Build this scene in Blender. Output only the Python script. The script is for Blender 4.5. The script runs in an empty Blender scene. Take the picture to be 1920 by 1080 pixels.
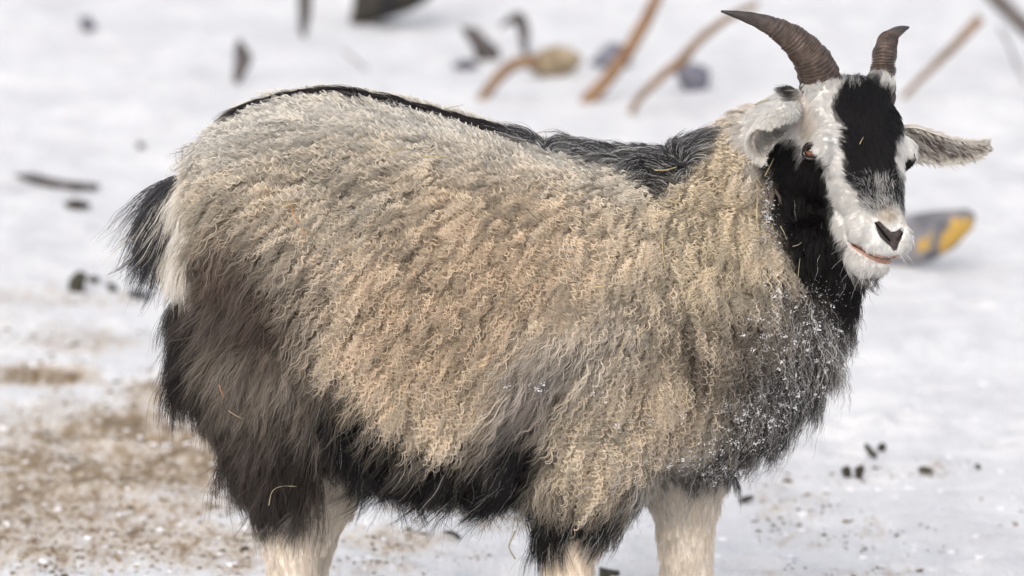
import bpy, math, random
import numpy as np
from mathutils import Vector
from mathutils.bvhtree import BVHTree

random.seed(7)
rng = np.random.default_rng(11)
S = bpy.context.scene
COL = S.collection

# ------------------------------------------------------------------ camera, world, sun
PITCH = math.radians(10.0)
DIST = 8.0
PPM = 1200.0                      # photo pixels per metre at the goat
PX = 1.0 / PPM
T0 = np.array([0, 0, 0.68])
FWD = np.array([0, math.cos(PITCH), -math.sin(PITCH)])
UP = np.array([0, math.sin(PITCH), math.cos(PITCH)])
RT = np.array([1.0, 0, 0])
CAM = T0 - FWD * DIST

cd = bpy.data.cameras.new('camera')
cam = bpy.data.objects.new('camera', cd)
COL.objects.link(cam)
cam.location = CAM
cam.rotation_euler = (math.pi / 2 - PITCH, 0, 0)
cd.sensor_width = 36
cd.lens = 36 * DIST / 1.6
cd.clip_end = 800
cd.clip_start = 0.1
cd.dof.use_dof = True
cd.dof.focus_distance = 7.82
cd.dof.aperture_fstop = 3.9
cd.dof.aperture_blades = 0
S.camera = cam

W = bpy.data.worlds.new("World")
S.world = W
W.use_nodes = True
wn = W.node_tree
sky = wn.nodes.new('ShaderNodeTexSky')
sky.sky_type = 'NISHITA'
sky.sun_disc = False
SUN_EL, SUN_AZ = math.radians(34), math.radians(200)
sky.sun_elevation = SUN_EL
sky.sun_rotation = SUN_AZ
sky.air_density = 1.0
sky.dust_density = 4.0
sky.ozone_density = 1.0
cm = wn.nodes.new('ShaderNodeMix'); cm.data_type = 'RGBA'; cm.inputs[0].default_value = 0.72
wn.links.new(sky.outputs[0], cm.inputs[6]); cm.inputs[7].default_value = (4.5, 4.5, 4.62, 1)      # cloud cover
wn.links.new(cm.outputs[2], wn.nodes['Background'].inputs[0])
wn.nodes['Background'].inputs[1].default_value = 0.15

sd = bpy.data.lights.new('sun', 'SUN')
sd.energy = 1.5
sd.angle = math.radians(50)
sd.color = (1.0, 0.95, 0.88)
sun = bpy.data.objects.new('sun', sd)
COL.objects.link(sun)
# the sky's sun_rotation turns clockwise seen from above, from +Y
sdir = Vector((math.sin(SUN_AZ) * math.cos(SUN_EL), math.cos(SUN_AZ) * math.cos(SUN_EL), math.sin(SUN_EL)))
sun.rotation_euler = sdir.to_track_quat('Z', 'Y').to_euler()

S.view_settings.view_transform = 'Standard'
S.view_settings.look = 'None'
S.view_settings.exposure = 0.54
S.view_settings.gamma = 1
try:
    S.view_settings.use_curve_mapping = False
except Exception:
    pass

# ------------------------------------------------------------------ helpers
def nrm(v):
    v = np.asarray(v, float)
    return v / np.maximum(np.linalg.norm(v, axis=-1, keepdims=True), 1e-12)

def ray(px, py):
    return nrm(RT * (px - 960) * PX + UP * (540 - py) * PX + FWD * DIST)

def at(px, py, y=0.0):
    """the point in the upright plane y=const seen at this spot of the frame"""
    d = ray(px, py)
    return CAM + d * ((y - CAM[1]) / d[1])

def ground_at(px, py, z=0.0):
    d = ray(px, py)
    return CAM + d * ((z - CAM[2]) / d[2])

def to_px(P):
    P = np.asarray(P, float)
    q = P - CAM
    f = q @ FWD
    return np.stack([960 + (q @ RT) / f * DIST * PPM, 540 - (q @ UP) / f * DIST * PPM], -1)

def _hash(ix, iy, iz, seed):
    h = (ix.astype(np.int64) * 374761393 + iy.astype(np.int64) * 668265263 + iz.astype(np.int64) * 2147483647 + seed * 974634777) & 0xFFFFFFFF
    h = ((h ^ (h >> 13)) * 1274126177) & 0xFFFFFFFF
    h = h ^ (h >> 16)
    return (h & 0xFFFFFF) / float(0xFFFFFF)

def noise(P, scale, seed=0, octaves=1):
    """value noise in -1..1 for points P (n,3)"""
    P = np.asarray(P, float) * scale
    out = 0; amp = 1; tot = 0
    for o in range(octaves):
        Q = P * (2 ** o) + 17.3 * o
        i = np.floor(Q).astype(np.int64); f = Q - i
        f = f * f * (3 - 2 * f)
        r = 0
        for dx in (0, 1):
            wx = f[:, 0] if dx else 1 - f[:, 0]
            for dy in (0, 1):
                wy = f[:, 1] if dy else 1 - f[:, 1]
                for dz in (0, 1):
                    wz = f[:, 2] if dz else 1 - f[:, 2]
                    r = r + wx * wy * wz * _hash(i[:, 0] + dx, i[:, 1] + dy, i[:, 2] + dz, seed + o)
        out = out + amp * (r * 2 - 1); tot += amp; amp *= 0.5
    return out / tot

def uv3(u, v):
    return np.stack([u, v, np.zeros_like(u)], -1)

def smooth(x):
    x = np.clip(x, 0, 1)
    return x * x * (3 - 2 * x)

def poly_sd(u, v, poly):
    """signed distance to a polygon, negative inside"""
    p = np.asarray(poly, float)
    d = np.full(u.shape, 1e18); inside = np.zeros(u.shape, bool)
    for a, b in zip(p, np.roll(p, -1, 0)):
        e = b - a
        if e @ e < 1e-9: continue
        w0 = u - a[0]; w1 = v - a[1]
        h = np.clip((w0 * e[0] + w1 * e[1]) / (e @ e), 0, 1)
        d = np.minimum(d, (w0 - e[0] * h) ** 2 + (w1 - e[1] * h) ** 2)
        c = (a[1] > v) != (b[1] > v)
        with np.errstate(divide='ignore', invalid='ignore'):
            xi = a[0] + (v - a[1]) * e[0] / (e[1] if e[1] != 0 else 1e-9)
        inside ^= c & (u < xi)
    d = np.sqrt(d)
    return np.where(inside, -d, d)

def mesh_obj(name, V, F, mat=None, parent=None, smooth_shade=True):
    me = bpy.data.meshes.new(name)
    me.from_pydata([tuple(map(float, v)) for v in V], [], [tuple(map(int, f)) for f in F])
    me.validate()
    if smooth_shade:
        me.polygons.foreach_set('use_smooth', [True] * len(me.polygons))
    if mat: me.materials.append(mat)
    o = bpy.data.objects.new(name, me)
    COL.objects.link(o)
    if parent: o.parent = parent
    return o

def tag(o, label=None, cat=None, group=None, kind=None):
    if label: o['label'] = label
    if cat: o['category'] = cat
    if group: o['group'] = group
    if kind: o['kind'] = kind
    return o

def cr(pts, n):
    """Catmull-Rom through rows of pts, n samples"""
    pts = np.asarray(pts, float)
    P = np.vstack([2 * pts[0] - pts[1], pts, 2 * pts[-1] - pts[-2]])
    k = len(pts) - 1
    t = np.linspace(0, k, n); i = np.minimum(t.astype(int), k - 1); f = (t - i)[:, None]
    a, b, c, d = P[i], P[i + 1], P[i + 2], P[i + 3]
    return 0.5 * (2 * b + (c - a) * f + (2 * a - 5 * b + 4 * c - d) * f ** 2 + (3 * b - a - 3 * c + d) * f ** 3)

def rings_to_mesh(R, base=0):
    """R (k, m, 3) rings -> verts, faces with capped ends"""
    k, m, _ = R.shape
    V = list(R.reshape(-1, 3)); F = []
    for i in range(k - 1):
        for j in range(m):
            a = i * m + j; b = i * m + (j + 1) % m
            F.append((a + base, b + base, b + m + base, a + m + base))
    V.append(R[0].mean(0)); V.append(R[-1].mean(0))
    c0 = k * m; c1 = c0 + 1
    for j in range(m):
        F.append((c0 + base, (j + 1) % m + base, j + base))
        F.append((c1 + base, (k - 1) * m + j + base, (k - 1) * m + (j + 1) % m + base))
    return V, F

def tube_rings(C, r, m=16, squash=None, twist=0.0):
    C = np.asarray(C, float); k = len(C)
    T = np.gradient(C, axis=0); T = nrm(T)
    ref = np.array([0.13, 1.0, 0.07]);
    if abs(T[0] @ nrm(ref)) > 0.9: ref = np.array([1.0, 0.1, 0.2])
    A = nrm(ref - (T @ ref)[:, None] * T); B = np.cross(T, A)
    th = np.linspace(0, 2 * math.pi, m, endpoint=False)
    r = np.broadcast_to(np.asarray(r, float), (k,))
    sa = 1.0 if squash is None else squash
    return C[:, None, :] + r[:, None, None] * (np.cos(th)[None, :, None] * A[:, None, :] * sa + np.sin(th)[None, :, None] * B[:, None, :])

class Soup:
    def __init__(s): s.V = []; s.F = []
    def rings(s, R):
        V, F = rings_to_mesh(R, len(s.V)); s.V += V; s.F += F
    def tube(s, C, r, m=20, squash=None): s.rings(tube_rings(C, r, m, squash))
    def ellipsoid(s, c, r, axes=np.eye(3), n=14, m=24):
        th = np.linspace(0.02, math.pi - 0.02, n)
        R = []
        for t in th:
            ph = np.linspace(0, 2 * math.pi, m, endpoint=False)
            L = np.stack([np.sin(t) * np.cos(ph) * r[0], np.sin(t) * np.sin(ph) * r[1], np.full(m, math.cos(t) * r[2])], -1)
            R.append(np.asarray(c) + L @ np.asarray(axes))
        s.rings(np.array(R))

# ------------------------------------------------------------------ materials
def new_mat(name):
    m = bpy.data.materials.new(name); m.use_nodes = True
    nt = m.node_tree
    return m, nt, nt.nodes['Principled BSDF']

def simple_mat(name, col, rough=0.7, var=0.25, scale=20.0, bump=0.3, bscale=None, col2=None, spec=0.3, detail=6):
    m, nt, b = new_mat(name)
    N, Lk = nt.nodes, nt.links
    tc = N.new('ShaderNodeTexCoord')
    nz = N.new('ShaderNodeTexNoise'); nz.inputs['Scale'].default_value = scale; nz.inputs['Detail'].default_value = detail
    nz.inputs['Roughness'].default_value = 0.65
    Lk.new(tc.outputs['Object'], nz.inputs['Vector'])
    rp = N.new('ShaderNodeValToRGB')
    c2 = col2 or tuple(c * (1 + var) for c in col)
    c1 = tuple(c * (1 - var) for c in col) if col2 is None else col
    rp.color_ramp.elements[0].position = 0.35; rp.color_ramp.elements[1].position = 0.65
    rp.color_ramp.elements[0].color = (*c1, 1); rp.color_ramp.elements[1].color = (*c2, 1)
    Lk.new(nz.outputs['Fac'], rp.inputs['Fac']); Lk.new(rp.outputs['Color'], b.inputs['Base Color'])
    b.inputs['Roughness'].default_value = rough
    b.inputs['Specular IOR Level'].default_value = spec
    nb = N.new('ShaderNodeTexNoise'); nb.inputs['Scale'].default_value = bscale or scale * 4; nb.inputs['Detail'].default_value = 8
    Lk.new(tc.outputs['Object'], nb.inputs['Vector'])
    bp = N.new('ShaderNodeBump'); bp.inputs['Strength'].default_value = bump; bp.inputs['Distance'].default_value = 0.01
    Lk.new(nb.outputs['Fac'], bp.inputs['Height']); Lk.new(bp.outputs['Normal'], b.inputs['Normal'])
    return m

def hair_mat(name, rough=0.45, spec=0.25):
    m, nt, b = new_mat(name)
    a = nt.nodes.new('ShaderNodeAttribute'); a.attribute_name = 'coat'
    nt.links.new(a.outputs['Color'], b.inputs['Base Color'])
    b.inputs['Roughness'].default_value = rough
    b.inputs['Specular IOR Level'].default_value = spec
    # light passes through fine hair
    tr = nt.nodes.new('ShaderNodeBsdfTranslucent')
    nt.links.new(a.outputs['Color'], tr.inputs['Color'])
    mx = nt.nodes.new('ShaderNodeMixShader'); mx.inputs[0].default_value = 0.22
    out = nt.nodes['Material Output']
    nt.links.new(b.outputs[0], mx.inputs[1]); nt.links.new(tr.outputs[0], mx.inputs[2]); nt.links.new(mx.outputs[0], out.inputs['Surface'])
    return m

HAIR = hair_mat('goat_hair')
WOOL = hair_mat('goat_wool', 0.6, 0.15)
def skin_mat():
    m, nt, b = new_mat('goat_undercoat')
    a = nt.nodes.new('ShaderNodeAttribute'); a.attribute_name = 'coat'
    nt.links.new(a.outputs['Color'], b.inputs['Base Color'])
    b.inputs['Roughness'].default_value = 0.9; b.inputs['Specular IOR Level'].default_value = 0.1
    return m
SKIN = skin_mat()

# ================================================================== SETTING: snow ground
_dr = np.random.default_rng(5)
DENTS = [(_dr.uniform(-1.6, 1.7), _dr.uniform(-.2, 4.5) , _dr.uniform(.03, .07), _dr.uniform(.012, .03)) for _ in range(90)]
def ground_height(X, Y):
    P = np.stack([X, Y, np.zeros_like(X)], -1).reshape(-1, 3)
    near = 1.0
    h = 0.022 * noise(P, 2.3, 3, 3) + 0.014 * noise(P, 9.0, 5, 2) + 0.006 * noise(P, 34.0, 8, 2)
    h += 0.05 * noise(P, 0.7, 12, 2) * smooth((P[:, 1] - 1.5) / 3)
    h *= np.clip(1 - (np.abs(P[:, 0]) - 3) / 20, 0.15, 1)
    for (dx, dy, dr, dd) in DENTS:
        q = ((P[:, 0] - dx) ** 2 + ((P[:, 1] - dy)) ** 2) / dr ** 2
        k = q < 6
        h[k] += dd * (-np.exp(-q[k] * 1.5) + 0.55 * np.exp(-(np.sqrt(q[k]) - 1.3) ** 2 * 6))
    return h.reshape(X.shape)

def graded(lo, hi, step, far, n):
    mid = np.arange(lo, hi, step)
    g = np.geomspace(step, far, n)
    return np.concatenate([(lo - np.cumsum(g)[::-1]), mid, hi + np.cumsum(g)])
xs = graded(-2.4, 2.4, 0.016, 60, 30)
ys = np.concatenate([-np.cumsum(np.geomspace(0.03, 60, 26))[::-1] - 0.6, np.arange(-0.6, 3.0, 0.016), np.arange(3.0, 10.5, 0.035), 10.5 + np.cumsum(np.geomspace(0.05, 60, 28))])
GX, GY = np.meshgrid(xs, ys)
GZ = ground_height(GX, GY)
Vg = np.stack([GX, GY, GZ], -1).reshape(-1, 3).astype(np.float32)
ny, nx = GX.shape
ii = (np.arange(ny - 1)[:, None] * nx + np.arange(nx - 1)[None, :]).ravel()
Fg = np.stack([ii, ii + 1, ii + nx + 1, ii + nx], -1).astype(np.int32)
me = bpy.data.meshes.new('snowy_ground')
me.vertices.add(len(Vg)); me.vertices.foreach_set('co', Vg.ravel())
me.loops.add(Fg.size); me.loops.foreach_set('vertex_index', Fg.ravel())
me.polygons.add(len(Fg)); me.polygons.foreach_set('loop_start', np.arange(0, Fg.size, 4, dtype=np.int32))
me.polygons.foreach_set('use_smooth', np.ones(len(Fg), bool))
me.update(); me.validate()

# trodden dirt and old straw: where it lies, as a mask painted on the ground
def dirt_mask(u, v):
    m = np.zeros_like(u)
    def blob(cx, cy, rx, ry, a):
        nonlocal m
        m = np.maximum(m, a * np.clip((1.55 - np.sqrt(((u - cx) / rx) ** 2 + ((v - cy) / ry) ** 2)) / 0.9, 0, 1))
    blob(60, 560, 170, 26, 0.5); blob(150, 640, 170, 24, 0.55); blob(230, 850, 300, 90, 0.95); blob(100, 980, 260, 90, 0.85); blob(330, 735, 130, 32, 0.8); blob(70, 705, 110, 22, 0.95)
    blob(20, 880, 140, 60, 0.8); blob(200, 790, 200, 40, 0.5); blob(420, 1030, 130, 50, 0.75); blob(40, 345, 90, 10, 0.8); blob(0, 770, 60, 20, .5)
    blob(60, 620, 140, 40, 0.35); blob(0, 420, 90, 30, 0.28); blob(300, 920, 200, 60, .7)
    blob(740, 1015, 110, 28, 0.62); blob(860, 950, 140, 14, 0.55); blob(940, 985, 80, 18, 0.5); blob(900, 1040, 60, 14, .4)
    blob(1520, 1075, 200, 10, 0.5); blob(1490, 950, 90, 60, 0.33); blob(1620, 890, 70, 25, 0.42); blob(1560, 1000, 140, 40, 0.3)
    blob(640, 1065, 160, 20, 0.4); blob(1750, 880, 60, 14, 0.4); blob(1800, 1000, 260, 60, 0.16); blob(60, 270, 120, 20, 0.22)
    return m
pv = to_px(Vg)
dm = dirt_mask(pv[:, 0], pv[:, 1])
dm[(Vg[:, 1] < -0.3)] *= 0
far = (np.abs(pv[:, 0] - 960) > 1250) | (pv[:, 1] > 1100)
dm = np.where(far, 0.35 + 0.35 * noise(Vg, 1.1, 31, 2), dm)
dm = np.where(Vg[:, 1] > 4.5, np.minimum(dm, .2), dm)
ga = me.attributes.new('dirt', 'FLOAT', 'POINT'); ga.data.foreach_set('value', dm.astype(np.float32))
ground = bpy.data.objects.new('snowy_ground', me); COL.objects.link(ground)
tag(ground, kind='structure')

m, nt, b = new_mat('snow_with_trodden_dirt')
N, Lk = nt.nodes, nt.links
geo = N.new('ShaderNodeNewGeometry')
at_ = N.new('ShaderNodeAttribute'); at_.attribute_name = 'dirt'
def nz(scale, detail=6, rough=0.6, stretch=(1, 0.38, 1)):
    t = N.new('ShaderNodeTexNoise'); t.inputs['Scale'].default_value = scale; t.inputs['Detail'].default_value = detail; t.inputs['Roughness'].default_value = rough
    if stretch:
        mp = N.new('ShaderNodeMapping'); mp.inputs['Scale'].default_value = stretch
        Lk.new(geo.outputs['Position'], mp.inputs[0]); Lk.new(mp.outputs[0], t.inputs['Vector'])
    else: Lk.new(geo.outputs['Position'], t.inputs['Vector'])
    return t
def mth(op, a, b_=None, clamp=False):
    n = N.new('ShaderNodeMath'); n.operation = op; n.use_clamp = clamp
    for k, v in enumerate((a, b_)):
        if v is None: continue
        if isinstance(v, (int, float)): n.inputs[k].default_value = v
        else: Lk.new(v, n.inputs[k])
    return n.outputs[0]
n1 = nz(7.0, 8, 0.7); n2 = nz(38.0, 6, 0.7); n3 = nz(120.0, 4, 0.7)
comb = mth('ADD', mth('MULTIPLY', n1.outputs['Fac'], 0.45), mth('ADD', mth('MULTIPLY', n2.outputs['Fac'], 0.40), mth('MULTIPLY', n3.outputs['Fac'], 0.15)))
# stained snow (soft) and bare dirt (hard)
thr = mth('SUBTRACT', 0.655, mth('MULTIPLY', at_.outputs['Fac'], 0.265))
stain = mth('MULTIPLY', mth('SUBTRACT', comb, mth('SUBTRACT', thr, 0.075)), 5.5, True)
bare = mth('MULTIPLY', mth('SUBTRACT', comb, mth('ADD', thr, 0.058)), 11.0, True)
def rgbmix(f, a, b_):
    n = N.new('ShaderNodeMix'); n.data_type = 'RGBA'
    Lk.new(f, n.inputs[0])
    for k, v in ((6, a), (7, b_)):
        if isinstance(v, tuple): n.inputs[k].default_value = (*v, 1)
        else: Lk.new(v, n.inputs[k])
    return n.outputs[2]
snr = N.new('ShaderNodeMapRange'); snr.inputs[1].default_value = .36; snr.inputs[2].default_value = .62; Lk.new(nz(5.0, 8, .72).outputs['Fac'], snr.inputs[0])
snowc = rgbmix(snr.outputs[0], (0.655, 0.655, 0.675), (0.785, 0.785, 0.80))
stc = rgbmix(nz(11.0, 4).outputs['Fac'], (0.54, 0.43, 0.31), (0.37, 0.27, 0.17))
drt = rgbmix(nz(60.0, 4).outputs['Fac'], (0.10, 0.07, 0.045), (0.36, 0.27, 0.18))
c = rgbmix(mth('MULTIPLY', stain, 0.85), snowc, stc)
c = rgbmix(bare, c, drt)
Lk.new(c, b.inputs['Base Color'])
b.inputs['Roughness'].default_value = 0.75
b.inputs['Specular IOR Level'].default_value = 0.2
bp = N.new('ShaderNodeBump'); bp.inputs['Strength'].default_value = 0.9; bp.inputs['Distance'].default_value = 0.012
Lk.new(mth('ADD', mth('MULTIPLY', n2.outputs['Fac'], 1.0), mth('MULTIPLY', n3.outputs['Fac'], 0.5)), bp.inputs['Height'])
Lk.new(bp.outputs['Normal'], b.inputs['Normal'])
me.materials.append(m)

gbvh = None
def gz(x, y):
    return float(ground_height(np.array([x]), np.array([y]))[0])
def gpos(px, py):
    p = ground_at(px, py)
    for _ in range(4):
        p = ground_at(px, py, gz(p[0], p[1]))
    return p
def mpp(p):   # metres per photo pixel at a point
    return float((p - CAM) @ FWD) / DIST * PX

# ================================================================== GOAT: frame of the head
def rotv(v, k, t):
    return v * math.cos(t) + np.cross(k, v) * math.sin(t) + k * (k @ v) * (1 - math.cos(t))
_a, _p, _r = math.radians(61.07), math.radians(50.6), math.radians(-7.47)
_h = np.array([math.cos(_a), -math.sin(_a), 0]); _s = np.array([math.sin(_a), math.cos(_a), 0]); _z = np.array([0, 0, 1.0])
HL = rotv(_h * math.cos(_p) - _z * math.sin(_p), _h, _r)
HSd = rotv(_s, _h, _r)
HN = rotv(_h * math.sin(_p) + _z * math.cos(_p), _h, _r)
HO = at(1610, 143, -0.05)
HK = 1.145 * PX
HM = np.stack([HL, HSd, HN]) * HK
def H(t, s, n):
    return HO + np.stack(np.broadcast_arrays(t, s, n), -1).astype(float) @ HM
def to_head(P):
    return (np.asarray(P) - HO) @ np.linalg.inv(HM)

goat = bpy.data.objects.new('goat', None); COL.objects.link(goat)
goat.location = (0, 0, 0)
tag(goat, 'shaggy horned goat with curly beige fleece and black and white face standing in snow', 'goat')

# ------------------------------------------------------------------ body skin
sp = Soup()
# trunk: (px x, top, bottom, half depth m, y centre)
st = np.array([
 (362, 380, 500, 0.050, 0), (372, 300, 600, 0.10, 0), (400, 245, 690, 0.145, 0), (450, 203, 760, 0.175, 0), (520, 178, 800, 0.19, 0), (620, 166, 845, 0.20, 0),
 (720, 180, 875, 0.21, 0), (820, 205, 895, 0.215, 0), (920, 234, 900, 0.215, 0), (1020, 262, 895, 0.21, 0), (1120, 280, 890, 0.20, 0),
 (1220, 288, 872, 0.195, 0), (1320, 292, 850, 0.18, 0), (1400, 300, 815, 0.16, 0), (1450, 330, 780, 0.13, 0), (1488, 400, 720, 0.09, 0), (1508, 470, 650, 0.04, 0)])
st = cr(st, 60)
R = []
th = np.linspace(0, 2 * math.pi, 48, endpoint=False)
for (x, t, bt, hd, yc) in st:
    a = at(x, t + 14); c_ = at(x, bt - 18)
    zc = (a[2] + c_[2]) / 2; hz = abs(a[2] - c_[2]) / 2
    cs, sn = np.cos(th), np.sin(th)
    yy = yc + hd * np.sign(cs) * np.abs(cs) ** 0.85
    zz = zc + hz * np.sign(sn) * np.abs(sn) ** 0.9
    R.append(np.stack([np.full(48, a[0]), yy, zz], -1))
sp.rings(np.array(R))
def chain(rows, n=30, m=24, squash=None):
    """rows (px, py, y, radius px)"""
    rows = np.array(rows, float)
    q = cr(rows, n)
    C = np.array([at(r[0], r[1], r[2]) for r in q]); r = np.maximum(q[:, 3], 2) * PX
    sp.tube(C, r, m, squash)
# near hind leg, far hind leg
GH = lambda y: 540 + (0.68 * math.cos(PITCH) + y * math.sin(PITCH) * -1) * PPM   # image y of the ground under depth y (approx.)
chain([(470, 420, -0.06, 80), (478, 560, -0.08, 118), (494, 700, -0.09, 114), (502, 820, -0.09, 74), (515, 900, -0.085, 50), (536, 980, -0.08, 44), (545, 1060, -0.08, 42), (550, 1180, -0.08, 34), (548, 1290, -0.08, 30)])
chain([(560, 560, 0.08, 90), (590, 700, 0.09, 100), (618, 830, 0.10, 74), (622, 910, 0.10, 48), (596, 990, 0.10, 40), (576, 1070, 0.10, 36), (572, 1200, 0.10, 31), (575, 1290, 0.10, 30)])
# near fore leg, far fore leg
chain([(1180, 480, -0.06, 110), (1170, 640, -0.085, 135), (1140, 780, -0.09, 120), (1100, 880, -0.09, 92), (1078, 960, -0.085, 62), (1068, 1030, -0.08, 46), (1064, 1100, -0.08, 42), (1066, 1200, -0.08, 32), (1068, 1300, -0.08, 29)])
chain([(1300, 600, 0.05, 120), (1295, 760, 0.07, 110), (1285, 880, 0.08, 70), (1285, 960, 0.085, 55), (1286, 1040, 0.085, 48), (1287, 1110, 0.085, 44), (1290, 1220, 0.085, 33), (1290, 1300, 0.085, 30)])
# chest and neck
chain([(1300, 640, 0.0, 190), (1380, 640, -0.01, 165), (1440, 600, -0.02, 118), (1475, 560, -0.03, 85)])
chain([(1270, 480, 0, 165), (1350, 430, -0.01, 165), (1420, 390, -0.015, 150), (1475, 340, -0.02, 118), (1510, 290, -0.03, 95), (1530, 260, -0.03, 85)], squash=0.85)
chain([(1400, 335, -0.01, 78), (1448, 262, -0.02, 66), (1490, 236, -0.03, 66), (1525, 225, -0.035, 55)])
chain([(1460, 640, -0.02, 90), (1500, 560, -0.04, 90), (1530, 470, -0.06, 80), (1535, 400, -0.07, 70)])

# skull and upper muzzle
def hloft(rows, n=46, m=40, e=0.82):
    q = cr(np.array(rows, float), n)
    th = np.linspace(0, 2 * math.pi, m, endpoint=False); cs, sn = np.cos(th), np.sin(th)
    R = []
    for (t, hw, nt_, nb_) in q:
        nc = (nt_ + nb_) / 2; hn = (nt_ - nb_) / 2
        R.append(H(t, hw * np.sign(cs) * np.abs(cs) ** e - 10 * smooth((t - 170) / 70), nc + hn * np.sign(sn) * np.abs(sn) ** e))
    sp.rings(np.array(R))
hloft([(-28, 20, -50, -110), (-20, 50, -40, -130), (0, 72, -16, -150), (30, 84, 3, -165), (70, 88, 9, -170), (110, 84, 4, -165), (150, 72, -4, -145), (190, 56, -9, -112),
       (230, 45, -11, -84), (262, 41, -13, -71), (286, 39, -19, -65), (302, 36, -27, -61), (311, 22, -38, -56)])
hloft([(120, 50, -90, -178), (170, 48, -85, -155), (215, 42, -80, -132), (255, 40, -78, -122), (285, 37, -74, -119), (305, 31, -74, -114), (316, 20, -80, -106)], 34, 32)
AX = np.stack([HL, HSd, HN])
def hell(t, s, n, rt, rs, rn): sp.ellipsoid(H(t, s - 10 * float(smooth((t - 170) / 70)), n), (rt * HK, rs * HK, rn * HK), AX)
for sg in (-1, 1):
    hell(114, sg * 74, -42, 30, 22, 26)      # orbit
    hell(284, sg * 25, -32, 24, 17, 18)      # nostril wing
    hell(100, sg * 62, -105, 60, 32, 50)     # cheek
    hell(250, sg * 32, -58, 30, 18, 20)      # upper lip
    hell(4, sg * 52, -30, 24, 28, 24)       # horn root
hell(48, 0, -8, 46, 44, 16)
tmp = mesh_obj('goat_body', sp.V, sp.F)
tmp.data.validate()
bmod = tmp.modifiers.new('r', 'REMESH'); bmod.mode = 'VOXEL'; bmod.voxel_size = 0.0042; bmod.use_smooth_shade = True
sm = tmp.modifiers.new('s', 'SMOOTH'); sm.factor = 0.5; sm.iterations = 5
dg = bpy.context.evaluated_depsgraph_get()
ev = tmp.evaluated_get(dg)
bm_me = bpy.data.meshes.new_from_object(ev)
bm_me.name = 'body'
bpy.data.objects.remove(tmp)
body = bpy.data.objects.new('body', bm_me); COL.objects.link(body); body.parent = goat
nv = len(bm_me.vertices)
BV = np.zeros(nv * 3); bm_me.vertices.foreach_get('co', BV); BV = BV.reshape(-1, 3)
bm_me.calc_loop_triangles()
BT = np.zeros(len(bm_me.loop_triangles) * 3, int); bm_me.loop_triangles.foreach_get('vertices', BT); BT = BT.reshape(-1, 3)
def vnormals(V, T):
    fn = np.cross(V[T[:, 1]] - V[T[:, 0]], V[T[:, 2]] - V[T[:, 0]])
    n = np.zeros_like(V)
    for k in range(3): np.add.at(n, T[:, k], fn)
    return nrm(n)
BN = vnormals(BV, BT)

def is_head(P):
    h = to_head(P)
    t, s, n = h[:, 0], h[:, 1], h[:, 2]
    # a sloping cut behind the cheeks
    q = n + 0.30 * t
    return smooth((n + 150 - 0.12 * (t - 60) + 12 * noise(P, 60, 4)) / 22) * smooth((t + 34) / 8)

# tufts in the fleece: raise the skin in ridges that run with the flow of the wool
def tuft(P):
    Q = P @ np.array([[0.75, 0, -0.66], [0, 1, 0], [0.66, 0, 0.75]])   # x' along the streaks
    return noise(np.stack([Q[:, 0] * 34, P[:, 1] * 10, Q[:, 2] * 11], -1), 1.0, 21, 2)

def fold_mask(u, v, hd):
    m = smooth((1 - hd)) * smooth((1000 - v) / 100) * smooth((1500 - u) / 100)
    return m
hd_v = is_head(BV)
p2 = to_px(BV)
BV2 = BV + BN * (fold_mask(p2[:, 0], p2[:, 1], hd_v) * (0.006 + (0.0105 * tuft(BV) + 0.006 * noise(BV, 28, 77)) * smooth((0.92 - BN[:, 2]) / 0.35)))[:, None]
def seg_d(u, v, pts):
    d = np.full(u.shape, 1e9)
    for (ax, ay), (bx, by) in zip(pts[:-1], pts[1:]):
        ex, ey = bx - ax, by - ay; h_ = np.clip(((u - ax) * ex + (v - ay) * ey) / (ex * ex + ey * ey), 0, 1)
        d = np.minimum(d, np.hypot(u - ax - ex * h_, v - ay - ey * h_))
    return d
_face = (hd_v > 0.5) & (BN @ FWD < 0.1)
for _pts, _w, _dp in (([(1642, 418), (1650, 430), (1660, 442), (1670, 452)], 5.5, 8), ([(1693, 432), (1690, 442), (1683, 451)], 4.5, 7), ([(1677, 456), (1680, 474)], 2.5, 3),
                      ([(1588, 450), (1604, 461), (1626, 474), (1650, 483), (1668, 484), (1688, 479)], 4.5, 4)):
    BV2 = BV2 + np.outer(np.exp(-(seg_d(p2[:, 0], p2[:, 1], _pts) / _w) ** 2) * _face * _dp * PX, FWD)
bm_me.vertices.foreach_set('co', BV2.ravel()); bm_me.update()
BV = BV2
BN = vnormals(BV, BT)
bvh = BVHTree.FromPolygons([Vector(v) for v in BV.tolist()], BT.tolist())
def surf(px, py):
    d = ray(px, py)
    h = bvh.ray_cast(Vector(CAM), Vector(d), 30)
    if h[0] is None: return None, None
    n = np.array(h[1]); 
    if n @ d > 0: n = -n
    return np.array(h[0]), n

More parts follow.
